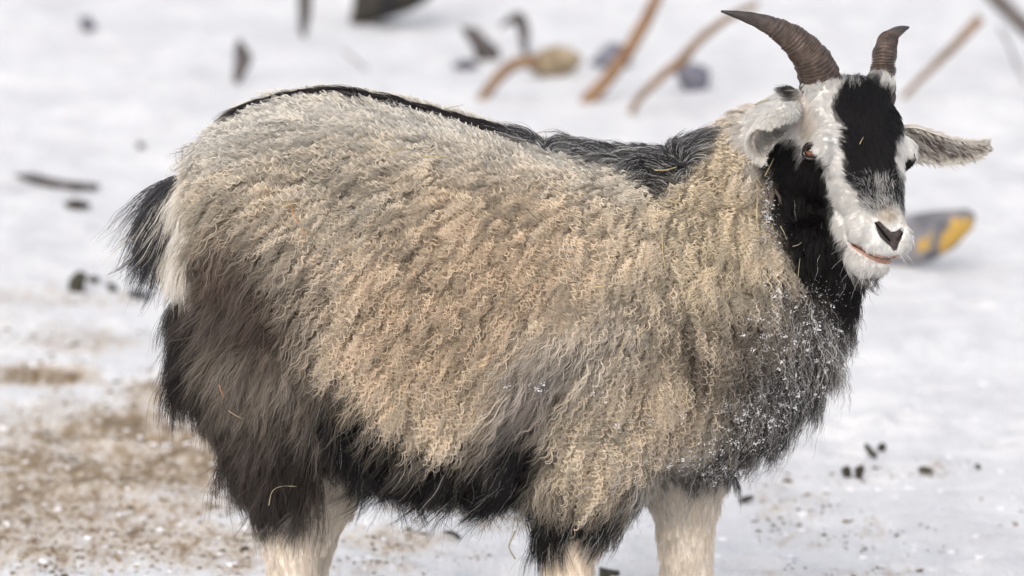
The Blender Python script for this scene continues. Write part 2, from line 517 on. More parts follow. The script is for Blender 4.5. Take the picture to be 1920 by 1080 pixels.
# ------------------------------------------------------------------ coat: layers painted over the animal
# attributes: colour r g b, length px, curl px, wavelength px, lift, clump spacing px, stiffness of clump 0..1, strand radius px
KEYS = ['r', 'g', 'b', 'len', 'amp', 'lam', 'lift', 'sp', 'cl', 'rad', 'mix']
BEIGE = (0.78, 0.69, 0.57); GREYW = (0.80, 0.775, 0.73); WARM = (0.71, 0.59, 0.46); BLACK = (0.010, 0.009, 0.010)
DKBR = (0.030, 0.019, 0.016); GREY = (0.10, 0.095, 0.095); LGREY = (0.34, 0.32, 0.31); CREAM = (0.68, 0.60, 0.51); WHITE = (0.80, 0.79, 0.77)
def st_(c=None, **k):
    d = dict(k)
    if c: d.update(r=c[0], g=c[1], b=c[2])
    return d
FLEECE = dict(len=40, amp=4.2, lam=15.5, lift=0.46, sp=8.6, cl=0.72, rad=0.46)
LONG = dict(len=84, amp=1.4, lam=70, lift=0.24, sp=8, cl=0.5, rad=0.34)
SHORT = dict(len=22, amp=0.5, lam=40, lift=0.26, sp=4.4, cl=0.2, rad=0.33)
def E_(cx, cy, rx, ry, rot=0, n=14):
    a = np.linspace(0, 2 * math.pi, n, endpoint=False); c_, s_ = math.cos(math.radians(rot)), math.sin(math.radians(rot))
    x, y = rx * np.cos(a), ry * np.sin(a)
    return [(cx + x[i] * c_ - y[i] * s_, cy + x[i] * s_ + y[i] * c_) for i in range(n)]
BODY_LAYERS = [
 # polygon, feather px, noise px, attributes
 ([(330,120),(1330,230),(1250,360),(1050,335),(760,300),(520,300),(330,330)], 70, 20, st_(GREYW, amp=4.4, lam=19, len=46, lift=.34)),
 (E_(860, 560, 260, 190, -25), 130, 30, st_(WARM)),
 (E_(560, 560, 90, 150, 0), 80, 20, st_((0.56,0.49,0.41))),
 (E_(660, 350, 120, 90, 0), 90, 30, st_((0.62,0.56,0.48))),
 (E_(1330, 420, 90, 160, 0), 80, 20, st_((0.75,0.655,0.51))),
 (E_(1260, 700, 110, 130, 0), 70, 20, st_((0.62,0.535,0.435))),
 (E_(1090, 640, 120, 60, -20), 60, 20, st_((0.68,0.62,0.545), amp=3.2, lam=22)),
 # white behind the ear
 ([(1385,180),(1420,160),(1500,150),(1520,260),(1430,300),(1385,250)], 30, 10, st_(CREAM, len=34, amp=1.5, lam=26, sp=6, lift=.5)),
 ([(1462,162),(1505,135),(1520,200),(1480,188)], 10, 6, st_(BLACK, len=18, amp=1, sp=5, lift=.4)),
 # rump and thigh
 ([(345,440),(420,415),(520,470),(560,600),(600,700),(630,800),(630,900),(560,955),(460,955),(395,860),(290,700),(300,560)], 80, 34, st_((0.105,0.088,0.077), mix=.0, len=66, amp=1.7, lam=55, lift=.30, sp=8.5, cl=.55, rad=.33)),
 (E_(425, 490, 46, 50, 10), 56, 24, st_((0.15,0.11,0.09))),
 (E_(465, 690, 80, 66, 30), 56, 24, st_((0.26,0.225,0.19), mix=0)),
 ([(300,540),(370,545),(395,620),(385,720),(400,830),(360,860),(280,720)], 30, 10, st_((0.022,0.018,0.018), len=80, lift=.5, amp=2.0, lam=80, cl=.8)),
 ([(395,760),(470,800),(560,780),(600,830),(630,880),(600,950),(560,965),(460,960)], 40, 16, st_((0.050,0.040,0.036), len=80, amp=2.0, lam=50, lift=.22)),
 (E_(505, 590, 24, 60, -12), 30, 14, st_((0.09,0.062,0.052))),
 # legs
 ([(430,955),(500,962),(560,945),(592,880),(620,840),(700,840),(760,1400),(430,1400)], 12, 10, st_((0.86,0.78,0.69), **SHORT)),
 ([(450,900),(500,890),(560,890),(566,935),(545,956),(500,958),(460,950)], 14, 8, st_((0.05,0.043,0.04), len=46)),
 # belly band
 ([(580,680),(640,705),(720,750),(770,800),(860,835),(925,805),(935,765),(975,725),(1020,740),(1045,820),(1030,880),(1030,880),(1070,915),(1120,915),(1180,875),(1200,990),(1010,1050),(900,1010),(650,1000),(640,870)], 32, 20, st_(BLACK, mix=.02, **LONG)),
 (E_(1020, 700, 80, 56, -35), 60, 14, st_((0.30,0.27,0.25), amp=1.6, lam=50, len=70)),
 (E_(1085, 950, 100, 50, 0), 16, 10, st_(len=46)),
 (E_(1115, 885, 56, 44, -35), 26, 14, st_((0.64,0.555,0.45), **FLEECE)),
 ([(960,998),(1040,1008),(1080,996),(1110,1000),(1180,970),(1180,1400),(960,1400)], 10, 8, st_((0.84,0.74,0.63), **SHORT)),
 ([(1195,888),(1260,855),(1350,845),(1400,865),(1420,1400),(1180,1400)], 14, 8, st_((0.86,0.79,0.71), **SHORT)),
 # underside of the chest, breast
 ([(1150,985),(1170,895),(1240,865),(1290,830),(1355,765),(1402,680),(1440,600),(1450,520),(1620,500),(1620,700),(1500,900),(1380,960)], 62, 30, st_((0.075,0.068,0.064), mix=.22, len=58, amp=2.6, lam=34, lift=.34, sp=8.5, cl=.6)),
 (E_(1280, 860, 150, 56, 0), 20, 10, st_(len=34)),
 (E_(1300, 660, 14, 70, -18), 16, 10, st_((0.09,0.075,0.06))),
 (E_(1390, 650, 60, 80, 0), 40, 20, st_((0.22,0.19,0.16), amp=4, lam=18)),
 ([(1545,600),(1640,540),(1640,760),(1520,900),(1440,930),(1430,890),(1490,830),(1530,720)], 30, 18, st_((0.12,0.115,0.12), mix=.42, len=58)),
 (E_(1460, 700, 70, 60, -40), 40, 14, st_((0.09,0.085,0.085), mix=.2)),
 # throat and cheek
 ([(1445,290),(1432,380),(1462,460),(1490,530),(1560,570),(1600,575),(1720,570),(1720,400),(1640,400),(1560,250),(1480,240)], 30, 16, st_((0.009,0.008,0.009), mix=.003, len=42, amp=1.4, lam=40, lift=.32, sp=7, cl=.4)),
 (E_(1450, 300, 22, 46, 20), 20, 10, st_((0.30,0.23,0.17), len=34, amp=2)),
 # spine
 ([(440,190),(480,165),(560,135),(690,120),(780,146),(880,180),(990,216),(1010,240),(950,222),(850,196),(740,166),(640,150),(540,154),(470,178)], 8, 5, st_((0.014,0.009,0.010), len=66, amp=1.8, lam=80, lift=.20, sp=6, cl=.75)),
 ([(960,215),(1100,225),(1200,225),(1330,225),(1312,290),(1285,340),(1262,375),(1226,362),(1205,325),(1100,300),(980,270)], 12, 8, st_((0.045,0.045,0.05), mix=.2, len=44, amp=1.2, lam=60, lift=.32, sp=6, cl=.45)),
 (E_(1250, 320, 28, 50, 10), 16, 8, st_((0.016,0.015,0.017))),
 # pale hair under the tail
 ([(296,300),(335,300),(368,345),(374,430),(360,530),(330,570),(296,560)], 12, 6, st_((0.84,0.80,0.74), len=60, amp=.8, lam=60, lift=.30, sp=5, cl=.2)),
]
HEAD_LAYERS = [
 # black cheek on the near side
 ([(1430,262),(1500,262),(1503,287),(1541,291),(1548,330),(1562,372),(1566,420),(1576,446),(1590,462),(1574,488),(1584,515),(1640,540),(1400,620)], 4, 5, st_((0.008,0.007,0.008), len=20, sp=4.4, lift=.3)),
 ([(1541,294),(1552,300),(1566,335),(1556,330),(1546,318)], 4, 3, st_((0.35,0.34,0.35))),
 (E_(1503, 288, 6, 9), 4, 2, st_((0.40,0.39,0.39))),
 # far cheek
 ([(1693,300),(1698,292),(1740,280),(1740,425),(1703,432),(1702,400),(1697,340)], 3, 2, st_((0.010,0.009,0.010), len=8)),
 # blaze
 ([(1590,140),(1625,150),(1655,150),(1685,195),(1687,240),(1678,275),(1684,310),(1688,350),(1690,372),(1670,385),(1650,370),(1640,392),(1622,390),(1612,360),(1590,335),(1580,312),(1583,270),(1581,240),(1566,205),(1572,180)], 6, 13, st_((0.010,0.009,0.011))),
 ([(1600,330),(1690,330),(1694,395),(1650,378),(1632,400),(1604,360)], 10, 6, st_((0.012,0.012,0.015), mix=.13)),
 (E_(1655, 352, 16, 20, 0), 10, 5, st_((0.03,0.03,0.035), mix=.42)),
 (E_(1650, 388, 32, 14, 0), 12, 6, st_((0.03,0.03,0.035), mix=.62)),
 (E_(1628, 378, 8, 13, 0), 4, 4, st_((0.03,0.03,0.035))),
 (E_(1604, 150, 20, 14, 0), 8, 8, st_((0.02,0.02,0.02), mix=.45)),
 ([(1500,150),(1560,128),(1640,128),(1700,140),(1700,165),(1600,172),(1510,180)], 8, 5, st_(len=15, lift=.36, cl=.35)),
 (E_(1603, 158, 7, 7, 0), 3, 3, st_((0.02,0.02,0.02))),
 ([(1645,140),(1690,150),(1688,182),(1664,166),(1648,164)], 6, 4, st_(WHITE)),
 ([(1462,160),(1500,135),(1500,205),(1480,188)], 8, 5, st_(BLACK, len=18, lift=.4)),
 ([(1572,505),(1600,522),(1640,528),(1690,508),(1710,560),(1560,620)], 8, 6, st_((0.012,0.011,0.012), len=30, lift=.4)),
 (E_(1666, 408, 20, 14, 10), 8, 4, st_((0.42,0.36,0.29), mix=.3, len=7)),
 (E_(1665, 455, 44, 50, 0), 14, 3, st_(len=8)),
 (E_(1665, 455, 30, 14, 20), 8, 3, st_(len=5)),
 ([(1498,180),(1520,185),(1540,240),(1530,262),(1502,262)], 14, 8, st_((0.72,0.66,0.60))),
 (E_(1520, 262, 22, 8, 0), 8, 4, st_((0.75,0.74,0.73), mix=0)),
]
BODY_BASE = dict(zip(KEYS, (*BEIGE, 40, 4.2, 15.5, 0.46, 8.6, 0.72, 0.40, 0)))
HEAD_BASE = dict(zip(KEYS, (0.72, 0.71, 0.695, 12, 0.3, 30, 0.17, 3.3, 0.05, 0.25, 0)))

def apply_layers(u, v, P, base, layers, seed):
    A = {k: np.full(u.shape, base[k], float) for k in KEYS}
    du = noise(P, 40, seed, 3); dv = noise(P, 40, seed + 9, 3)
    for i, (poly, fe, nzp, at__) in enumerate(layers):
        sd = poly_sd(u + du * nzp, v + dv * nzp, poly)
        w = smooth(0.5 - sd / (2 * fe) + 0.0)
        if w.max() <= 0: continue
        for k, val in at__.items():
            A[k] = A[k] * (1 - w) + val * w
    return A

def coat(P, Nn):
    """coat attributes for points on the animal; the far side mirrors the near side"""
    P = np.asarray(P, float)
    hd = is_head(P)
    if Nn is None: Nn = np.zeros_like(P)
    Pm = P.copy(); mir = (P[:, 1] > 0) & (hd < 0.5) & (P[:, 0] < 0.30)
    leg = P[:, 2] < 0.36
    Pm[mir & ~leg, 1] *= -1
    q = to_px(Pm); u, v = q[:, 0], q[:, 1]
    # on the belly's far side the projection shifts; keep the trunk's own outline
    A = apply_layers(u, v, P, BODY_BASE, BODY_LAYERS, 100)
    # the far hind leg is pale up to the belly
    ax_x = at(606, 950, 0.10)[0]
    wl = smooth((0.082 - np.hypot(P[:, 0] - ax_x, P[:, 1] - 0.10)) / 0.02) * smooth((to_px(P)[:, 1] - 845) / 25)
    wl = np.maximum(wl, smooth((0.080 - np.hypot(P[:, 0] - at(1287, 980, 0.085)[0], P[:, 1] - 0.085)) / 0.015) * smooth((to_px(P)[:, 1] - 880) / 22))
    for k, val in dict(r=.86, g=.79, b=.70, **SHORT).items(): A[k] = A[k] * (1 - wl) + val * wl
    qh = to_px(P)
    # dark hair along the spine, rump to withers
    yw = P[:, 1] + 0.006 * noise(P, 30, 5, 2) + 0.012
    swd = 0.027 + 0.02 * smooth((qh[:, 0] - 620) / 300)
    ws = smooth((swd - np.abs(yw)) / 0.012) * smooth((Nn[:, 2] - 0.35) / 0.2) * smooth((qh[:, 0] - 425) / 50) * smooth((1330 - qh[:, 0]) / 30) * smooth((420 - qh[:, 1]) / 20)
    wt = smooth((qh[:, 0] - 940) / 90)
    for k, va, vb in (('r', .014, .055), ('g', .009, .055), ('b', .011, .062), ('len', 46, 42), ('amp', 1.6, 1.2), ('lam', 80, 60), ('lift', .12, .28), ('sp', 5.5, 6), ('cl', .35, .25), ('rad', .38, .34), ('mix', .01, .24)):
        A[k] = A[k] * (1 - ws) + (va * (1 - wt) + vb * wt) * ws
    B = apply_layers(qh[:, 0], qh[:, 1], P, HEAD_BASE, HEAD_LAYERS, 140)
    w = hd
    for k in KEYS: A[k] = A[k] * (1 - w) + B[k] * w
    # no hair on eyes, nose and lips
    bald = np.ones(len(P))
    for poly, fe in BALD:
        bald = np.minimum(bald, smooth(0.5 + (poly_sd(qh[:, 0], qh[:, 1], poly) + (2.5 if poly is NOSE else 0)) / (2 * fe)))
    bald = np.where(hd > 0.3, bald, 1)
    A['len'] = A['len'] * (0.12 + 0.88 * bald); A['bald'] = bald
    A['u'] = u; A['v'] = v; A['hd'] = hd
    return A
NOSE = [(1639,414),(1646,411),(1660,424),(1672,434),(1683,432),(1692,425),(1695,432),(1693,446),(1686,460),(1683,471),(1676,473),(1670,464),(1660,456),(1648,444),(1641,430)]
NOSE = [(1669 + (a - 1669) * .9, 444 + (b_ - 444) * .9) for a, b_ in NOSE]
LIPS = [(1590,451),(1602,457),(1625,470),(1650,479),(1672,480),(1688,477),(1686,487),(1670,494),(1648,492),(1622,480),(1600,466)]
BALD = [(E_(1522, 280, 19, 17, 10), 5), (NOSE, 1.5), (LIPS, 2.5)]

# colours on the skin under the hair
A = coat(BV, BN)
und = 1 - 0.5 * smooth((A['amp'] - 1.8) / 1.5)  # skin below the fleece coloured darker, painting the shade deep between locks
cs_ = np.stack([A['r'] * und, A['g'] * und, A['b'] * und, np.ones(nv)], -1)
nose_sd = poly_sd(p2[:, 0], p2[:, 1], NOSE); lip_sd = poly_sd(p2[:, 0], p2[:, 1], LIPS)
hm = (hd_v > 0.5) & (BN @ FWD < 0.2)
wv = smooth(0.5 - nose_sd / 5) * hm; cs_[:, :3] = cs_[:, :3] * (1 - wv[:, None]) + np.array([0.03, 0.022, 0.024]) * wv[:, None]
wv = smooth(0.5 - lip_sd / 4) * hm; cs_[:, :3] = cs_[:, :3] * (1 - wv[:, None]) + np.array([0.50, 0.22, 0.15]) * wv[:, None]
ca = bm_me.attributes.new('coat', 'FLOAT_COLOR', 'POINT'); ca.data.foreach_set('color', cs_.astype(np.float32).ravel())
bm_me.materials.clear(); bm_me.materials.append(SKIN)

# flow of the hair: image-plane angle in degrees, 0 right, 90 down
FLOW_B = [(450,190,185),(600,150,182),(760,170,186),(900,210,190),(980,235,195),(500,300,172),(400,300,168),(380,400,140),(420,520,118),(330,600,140),(360,700,125),(450,620,128),(460,800,108),(480,900,100),(520,1000,92),(560,1100,92),
 (650,300,160),(850,320,158),(1000,330,150),(1120,330,145),(700,450,138),(900,450,132),(1050,450,128),(650,600,128),(850,600,128),(1000,600,128),(1150,500,115),(1150,620,125),(700,750,118),(850,780,110),(950,700,128),(1030,780,135),
 (700,900,95),(850,930,92),(960,930,105),(1100,760,118),(1100,880,110),(1080,1000,100),(1070,1100,92),(1220,330,100),(1220,450,102),(1320,330,95),(1320,450,96),(1280,560,94),(1250,700,96),(1230,850,97),(1350,600,90),(1350,750,88),(1400,400,95),(1420,560,86),
 (1450,700,75),(1500,800,72),(1540,650,68),(1430,850,80),(1300,920,92),(1280,1050,92),(1420,220,200),(1480,170,220),(1400,300,120),(1480,400,95),(1520,500,90),(1600,560,68),(1570,520,80),(1540,320,100),
 (1050,245,-25),(1150,250,-42),(1230,255,-40),(1300,265,-35),(1250,330,-120),(335,400,95),(340,520,95),(345,320,150)]
FLOW_H = [(1600,200,-75),(1640,220,-80),(1560,200,-105),(1520,220,100),(1510,180,110),(1560,160,-95),(1600,150,-85),(1660,160,-70),(1690,220,70),(1690,280,90),(1640,300,-88),(1600,290,-120),(1565,260,160),(1530,262,120),(1640,350,-85),(1610,340,-150),
 (1580,380,165),(1600,420,150),(1640,400,-130),(1670,400,-85),(1640,500,120),(1600,490,130),(1670,505,90),(1550,400,110),(1500,350,115),(1520,450,100),(1560,520,95),(1540,330,110),(1700,330,80),(1704,400,80),(1690,490,60),(1480,280,120),(1480,180,200)]
def flow(u, v, hd):
    out = 0
    for tab, w, sc in ((FLOW_B, 1 - hd, 40.0), (FLOW_H, hd, 14.0)):
        t = np.array(tab, float); a = np.radians(t[:, 2])
        X = np.zeros(len(u)); Y = np.zeros(len(u))
        for (x, y, _), an in zip(tab, a):
            ww = 1.0 / ((u - x) ** 2 + (v - y) ** 2 + sc * sc) ** 2
            X += ww * math.cos(an); Y += ww * math.sin(an)
        l = np.hypot(X, Y) + 1e-30
        out = out + np.stack([X / l, Y / l], -1) * w[:, None]
    return out

def sample(V, T, Nn, dens, mask=None):
    """random points on a mesh, dens per px^2"""
    a = V[T[:, 0]]; b_ = V[T[:, 1]]; c_ = V[T[:, 2]]
    ar = 0.5 * np.linalg.norm(np.cross(b_ - a, c_ - a), axis=1) * PPM * PPM
    if mask is not None: ar = ar * mask
    n = int(ar.sum() * dens)
    k = rng.choice(len(T), n, p=ar / ar.sum())
    r1 = np.sqrt(rng.random(n)); r2 = rng.random(n)
    w = np.stack([1 - r1, r1 * (1 - r2), r1 * r2], -1)
    P = (V[T[k]] * w[:, :, None]).sum(1); Q = nrm((Nn[T[k]] * w[:, :, None]).sum(1))
    return P, Q

ZB = np.full((290, 500), 1e9)
def add_curves(name, pos, rad, col, parent, mat, label=None):
    """pos (n,k,3)"""
    n, k, _ = pos.shape
    q = to_px(pos[:, k // 3:].reshape(-1, 3)); dpt = (pos[:, k // 3:].reshape(-1, 3) - CAM) @ FWD
    iu = (q[:, 0] / 4).astype(int); iv = (q[:, 1] / 4).astype(int)
    ok = (iu >= 0) & (iu < 500) & (iv >= 0) & (iv < 290)
    np.minimum.at(ZB, (iv[ok], iu[ok]), dpt[ok])
    hc = bpy.data.hair_curves.new(name)
    hc.add_curves([k] * n)
    hc.attributes['position'].data.foreach_set('vector', pos.astype(np.float32).ravel())
    a = hc.attributes.get('radius') or hc.attributes.new('radius', 'FLOAT', 'POINT')
    a.data.foreach_set('value', rad.astype(np.float32).ravel())
    c_ = hc.attributes.new('coat', 'FLOAT_COLOR', 'CURVE')
    c_.data.foreach_set('color', np.concatenate([col, np.ones((n, 1))], 1).astype(np.float32).ravel())
    hc.materials.append(mat)
    o = bpy.data.objects.new(name, hc); COL.objects.link(o); o.parent = parent
    if label: o['label'] = label
    return o

def grow(P, Nn, D, A, K, npt, spread=1.0, wander=0.22, phase_j=0.35, colj=0.16, wild=0.08, grav=0.12, lenj=0.22, warp=1.0):
    """strands for clump roots P: K strands each; returns pos, rad, col"""
    M = len(P)
    side = nrm(np.cross(Nn, D))
    L = A['len'] * PX * (1 + lenj * rng.normal(size=M)).clip(0.45, 1.6)
    L0 = np.repeat(L, K) * (1 + 0.13 * rng.normal(size=M * K)).clip(0.5, 1.4)
    rp = lambda x: np.repeat(x, K, axis=0)
    ang = rng.random(M * K) * 2 * math.pi; rr = np.sqrt(rng.random(M * K)) * rp(A['sp']) * PX * 0.75 * spread
    d, s, n = rp(D), rp(side), rp(Nn)
    if 'lk1' in A: L0 = L0 * rp(A['lk1'])
    off = (np.cos(ang) * rr)[:, None] * d + (np.sin(ang) * rr)[:, None] * s
    root = rp(P) + off - n * 0.0015
    t = np.linspace(0, 1, npt)
    lift = rp(A['lift']) * (1 + 0.25 * rp(rng.normal(size=M)) + 0.10 * rng.normal(size=M * K)).clip(0.3, 2)
    # direction wanders from clump to clump
    wob = rp(rng.normal(size=M)) * wander + rng.normal(size=M * K) * 0.07
    if 'lk2' in A: wob = wob + rp(A['lk2']); lift = lift * rp(A['lk3'])
    wildm = rng.random(M * K) < wild
    wob = np.where(wildm, wob + rng.normal(size=M * K) * 0.5, wob)
    dd = nrm(d + s * wob[:, None])
    # integrate the tangent
    tt = t[None, :, None]
    e0 = np.minimum(lift * 2.2, 3.0)[:, None, None]; e1 = (lift * 0.12)[:, None, None]
    tan = dd[:, None, :] * (0.35 + 0.65 * tt) + n[:, None, :] * (e0 * (1 - tt) ** 1.6 * 0.8 + e1) + np.array([0, 0, -1.0]) * grav * tt
    tan = nrm(tan)
    step = (L0 / (npt - 1))[:, None, None]
    pos = np.concatenate([np.zeros((M * K, 1, 3)), np.cumsum((tan[:, 1:] + tan[:, :-1]) * 0.5 * step, 1)], 1)
    # clumping: offsets shrink toward the tip
    cl = rp(A['cl'])[:, None] * smooth(t[None, :] * 1.2)
    pos = pos + root[:, None, :] - off[:, None, :] * cl[:, :, None]
    if 'lx' in A: pos = pos + rp(np.stack([A['lx'], A['ly'], A['lz']], -1))[:, None, :] * (smooth(t) * 0.5)[None, :, None]
    # curl
    amp = rp(A['amp'] * (1 + 0.25 * rng.normal(size=M)).clip(0.3, 1.8)) * PX
    lam = rp((A['lam'] * (1 + 0.18 * rng.normal(size=M)).clip(0.6, 1.6)).clip(13, 200)) * PX
    ph = rp(rng.random(M) * 2 * math.pi) + rng.normal(size=M * K) * phase_j
    ph = np.where(wildm, rng.random(M * K) * 6.28, ph)
    arc = t[None, :] * L0[:, None]
    th_ = 2 * math.pi * arc / lam[:, None] + ph[:, None]
    env = amp[:, None] * smooth((t[None, :] - 0.05) / 0.45)
    b2 = nrm(np.cross(tan, n[:, None, :])); n2 = np.cross(b2, tan)
    ecc = rp(0.4 + 0.5 * rng.random(M))[:, None]
    pos = pos + b2 * (env * np.sin(th_))[:, :, None] + n2 * (env * ecc * np.cos(th_))[:, :, None] + tan * (env * 0.75 * np.cos(th_ + 0.5))[:, :, None]
    r0 = rp(A['rad']) * PX * (1 + 0.2 * rng.normal(size=M * K)).clip(0.5, 1.7)
    rad = r0[:, None] * (1 - 0.75 * t[None, :] ** 2)
    c = np.stack([A['r'], A['g'], A['b']], -1)
    j = np.exp(rp(rng.normal(size=M)) * colj + rng.normal(size=M * K) * colj * 0.8)
    hue = rp(rng.normal(size=M)) * 0.015
    col = rp(c) * j[:, None]
    col = col * np.stack([1 + hue, 1 + 0 * hue, 1 - hue], -1)
    if 'mix' in A:
        mk = rng.random(M * K) < rp(A['mix']); col[mk] = np.array([0.62, 0.61, 0.60]) * (0.6 + 0.5 * rng.random(mk.sum()))[:, None]
    col = np.clip(col, 0.003, None); mxc = col.max(1, keepdims=True)
    col = col * (np.where(mxc > .62, .62 + (1 - np.exp(-(mxc - .62) / .26)) * .26, mxc) / mxc)
    return pos, rad, col

VIEW = -FWD
def sub(A, m): return {k: v[m] for k, v in A.items()}

# candidate roots
Cc = BV[BT].mean(1); Cn = BN[BT].mean(1)
ch = is_head(Cc) > 0.25
facing = (Cn @ VIEW)
vis = np.where(facing > -0.35, 1.0, 0.30) * np.where(Cc[:, 2] < 0.30, 0.35, 1.0)
Pb, Nb = sample(BV, BT, BN, 1 / 22.0, vis * (~ch))
Ph, Nh = sample(BV, BT, BN, 1 / 5.0, np.where(facing > -0.3, 1.0, 0.12) * ch)
Pr = np.concatenate([Pb, Ph]); Nr = np.concatenate([Nb, Nh]); base_d = np.concatenate([np.full(len(Pb), 1 / 22.0), np.full(len(Ph), 1 / 5.0)])
AA = coat(Pr, Nr)
acc = rng.random(len(Pr)) < (1.0 / AA['sp'] ** 2) / base_d
acc &= (AA['bald'] > 0.62)
Pr, Nr, AA = Pr[acc], Nr[acc], sub(AA, acc)
Fl = flow(AA['u'], AA['v'], AA['hd'])
Dw = Fl[:, :1] * RT + Fl[:, 1:] * (-UP)
Dw = Dw - (Dw * Nr).sum(1, keepdims=True) * Nr
Dw = nrm(Dw + 1e-5)
# tufts: some valleys of the fleece are short and flat, ridges long
tf = tuft(Pr)
def locks(P, D, mask, spacing):
    """gather neighbouring clumps into locks"""
    from mathutils.kdtree import KDTree
    idx = np.nonzero(mask)[0]
    frac = min(1.0, float(np.mean(AA['sp'][idx] ** 2)) / spacing ** 2)
    c = idx[rng.random(len(idx)) < frac]
    # stretched along the flow so locks hang as long tufts
    kd = KDTree(len(c))
    for i, k in enumerate(c): kd.insert(Vector(P[k] + D[k] * 0.0), i)
    kd.balance()
    own = np.zeros(len(idx), int)
    for j, k in enumerate(idx): own[j] = kd.find(Vector(P[k]))[1]
    v = P[c[own]] - P[idx]
    v = v + D[idx] * (0.25 * (v * D[idx]).sum(1, keepdims=True)) * 0
    r1, r2, r3, r4 = [rng.normal(size=len(c)) for _ in range(4)]
    for key, dflt, val in (('lx', 0., v[:, 0]), ('ly', 0., v[:, 1]), ('lz', 0., v[:, 2]), ('lk1', 1., (1 + .22 * r1[own]).clip(.5, 1.6)), ('lk2', 0., .12 * r2[own]), ('lk3', 1., (1 + .25 * r3[own]).clip(.4, 1.7))):
        if key not in AA: AA[key] = np.full(len(P), dflt)
        AA[key][idx] = val
    t = np.exp(.10 * r4[own])
    for k in 'rgb': AA[k][idx] *= t
flee = AA['amp'] > 2.2
top_ = Nr[:, 2] > .72
locks(Pr, Dw, flee & (AA['hd'] < .5) & ~top_, 21.0)
locks(Pr, Dw, ~flee & (AA['len'] > 40) & (AA['hd'] < .5) & ~top_, 30.0)
vary = noise(Pr, 9, 303, 2)
AA['amp'] = np.where(flee, AA['amp'] * (1 + 0.45 * vary), AA['amp']); AA['lam'] = np.where(flee, AA['lam'] * (1 - 0.35 * noise(Pr, 11, 307, 2)), AA['lam'])
_k = flee & (Nr[:, 2] > .6) & (np.abs(Pr[:, 1]) < .10); AA['len'] = np.where(_k, AA['len'] * .6, AA['len'])
AA['lift'] = AA['lift'] * np.where(flee, 1 - 0.5 * np.clip(Nr[:, 2], 0, 1), 1)
AA['len'] = np.where(flee, AA['len'] * (1 + 0.42 * tf), AA['len'])
# patchy tone of the wool, with shade of the partings painted into tuft valleys
tone = 1 + (0.16 + 0.22 * (AA['r'] < .35)) * noise(Pr, 9, 61, 3) + 0.10 * noise(Pr, 30, 63, 2) + 0.30 * tf * flee
for k in 'rgb': AA[k] = AA[k] * tone
headm = AA['hd'] > 0.5
facing_r = Nr @ VIEW
m1 = flee & ~headm
AU = sub(AA, m1)
for k in 'rgb': AU[k] = AU[k] * 0.69  # underlayer colour lowered: shade in the gaps between curls is painted in
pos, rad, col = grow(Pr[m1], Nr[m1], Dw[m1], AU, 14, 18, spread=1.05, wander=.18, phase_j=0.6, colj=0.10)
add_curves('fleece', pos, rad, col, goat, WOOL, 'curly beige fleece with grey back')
# bright crimped tips that lie on top of the fleece
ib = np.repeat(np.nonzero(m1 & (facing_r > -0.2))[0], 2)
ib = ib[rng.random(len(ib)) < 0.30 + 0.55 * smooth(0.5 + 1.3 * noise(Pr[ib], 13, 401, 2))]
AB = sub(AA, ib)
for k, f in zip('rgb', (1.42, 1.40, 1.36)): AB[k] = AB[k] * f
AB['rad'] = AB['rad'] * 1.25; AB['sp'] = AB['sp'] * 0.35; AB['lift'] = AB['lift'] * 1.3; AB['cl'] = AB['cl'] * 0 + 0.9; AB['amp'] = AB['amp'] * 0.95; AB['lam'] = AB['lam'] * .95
Dj = nrm(Dw[ib] + rng.normal(size=(len(ib), 3)) * 0.15); Dj = nrm(Dj - (Dj * Nr[ib]).sum(1, keepdims=True) * Nr[ib])
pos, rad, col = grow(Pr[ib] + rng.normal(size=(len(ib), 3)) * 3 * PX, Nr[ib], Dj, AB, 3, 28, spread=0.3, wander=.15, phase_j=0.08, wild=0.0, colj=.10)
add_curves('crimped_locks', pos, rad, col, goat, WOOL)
m3 = ~flee & ~headm & (AA['len'] < 26)
m2 = ~flee & ~headm & ~m3
pos, rad, col = grow(Pr[m2], Nr[m2], Dw[m2], sub(AA, m2), 14, 9, phase_j=0.5, colj=0.2, grav=0.25, wild=0.14)
add_curves('long_hair', pos, rad, col, goat, HAIR, 'straight black and brown guard hair')
pos, rad, col = grow(Pr[m3], Nr[m3], Dw[m3], sub(AA, m3), 7, 6, phase_j=1.0, colj=0.11, wander=.16, spread=1.4)
add_curves('leg_hair', pos, rad, col, goat, HAIR, 'short cream leg hair')
pos, rad, col = grow(Pr[headm], Nr[headm], Dw[headm], sub(AA, headm), 9, 5, phase_j=1.0, colj=0.08, wander=.10, spread=1.5, grav=0.0, wild=0.05, lenj=.3)
add_curves('face_hair', pos, rad, col, goat, HAIR, 'short black and white face hair')

# ------------------------------------------------------------------ horns
horn_m, nt, b = new_mat('horn')
N, Lk = nt.nodes, nt.links
tc = N.new('ShaderNodeTexCoord'); mp = N.new('ShaderNodeMapping'); mp.inputs['Scale'].default_value = (1, 1, 1)
ha = N.new('ShaderNodeAttribute'); ha.attribute_name = 'along'
n_ = N.new('ShaderNodeTexNoise'); n_.inputs['Scale'].default_value = 90; n_.inputs['Detail'].default_value = 7
Lk.new(tc.outputs['Object'], n_.inputs['Vector'])
rp_ = N.new('ShaderNodeValToRGB'); rp_.color_ramp.elements[0].color = (0.050, 0.034, 0.028, 1); rp_.color_ramp.elements[1].color = (0.155, 0.108, 0.088, 1)
rp_.color_ramp.elements[0].position = .3; rp_.color_ramp.elements[1].position = .72
Lk.new(n_.outputs['Fac'], rp_.inputs[0])
mxh = N.new('ShaderNodeMix'); mxh.data_type = 'RGBA'
rr_ = N.new('ShaderNodeValToRGB'); rr_.color_ramp.elements[0].position = 0.45; rr_.color_ramp.elements[1].position = 0.95
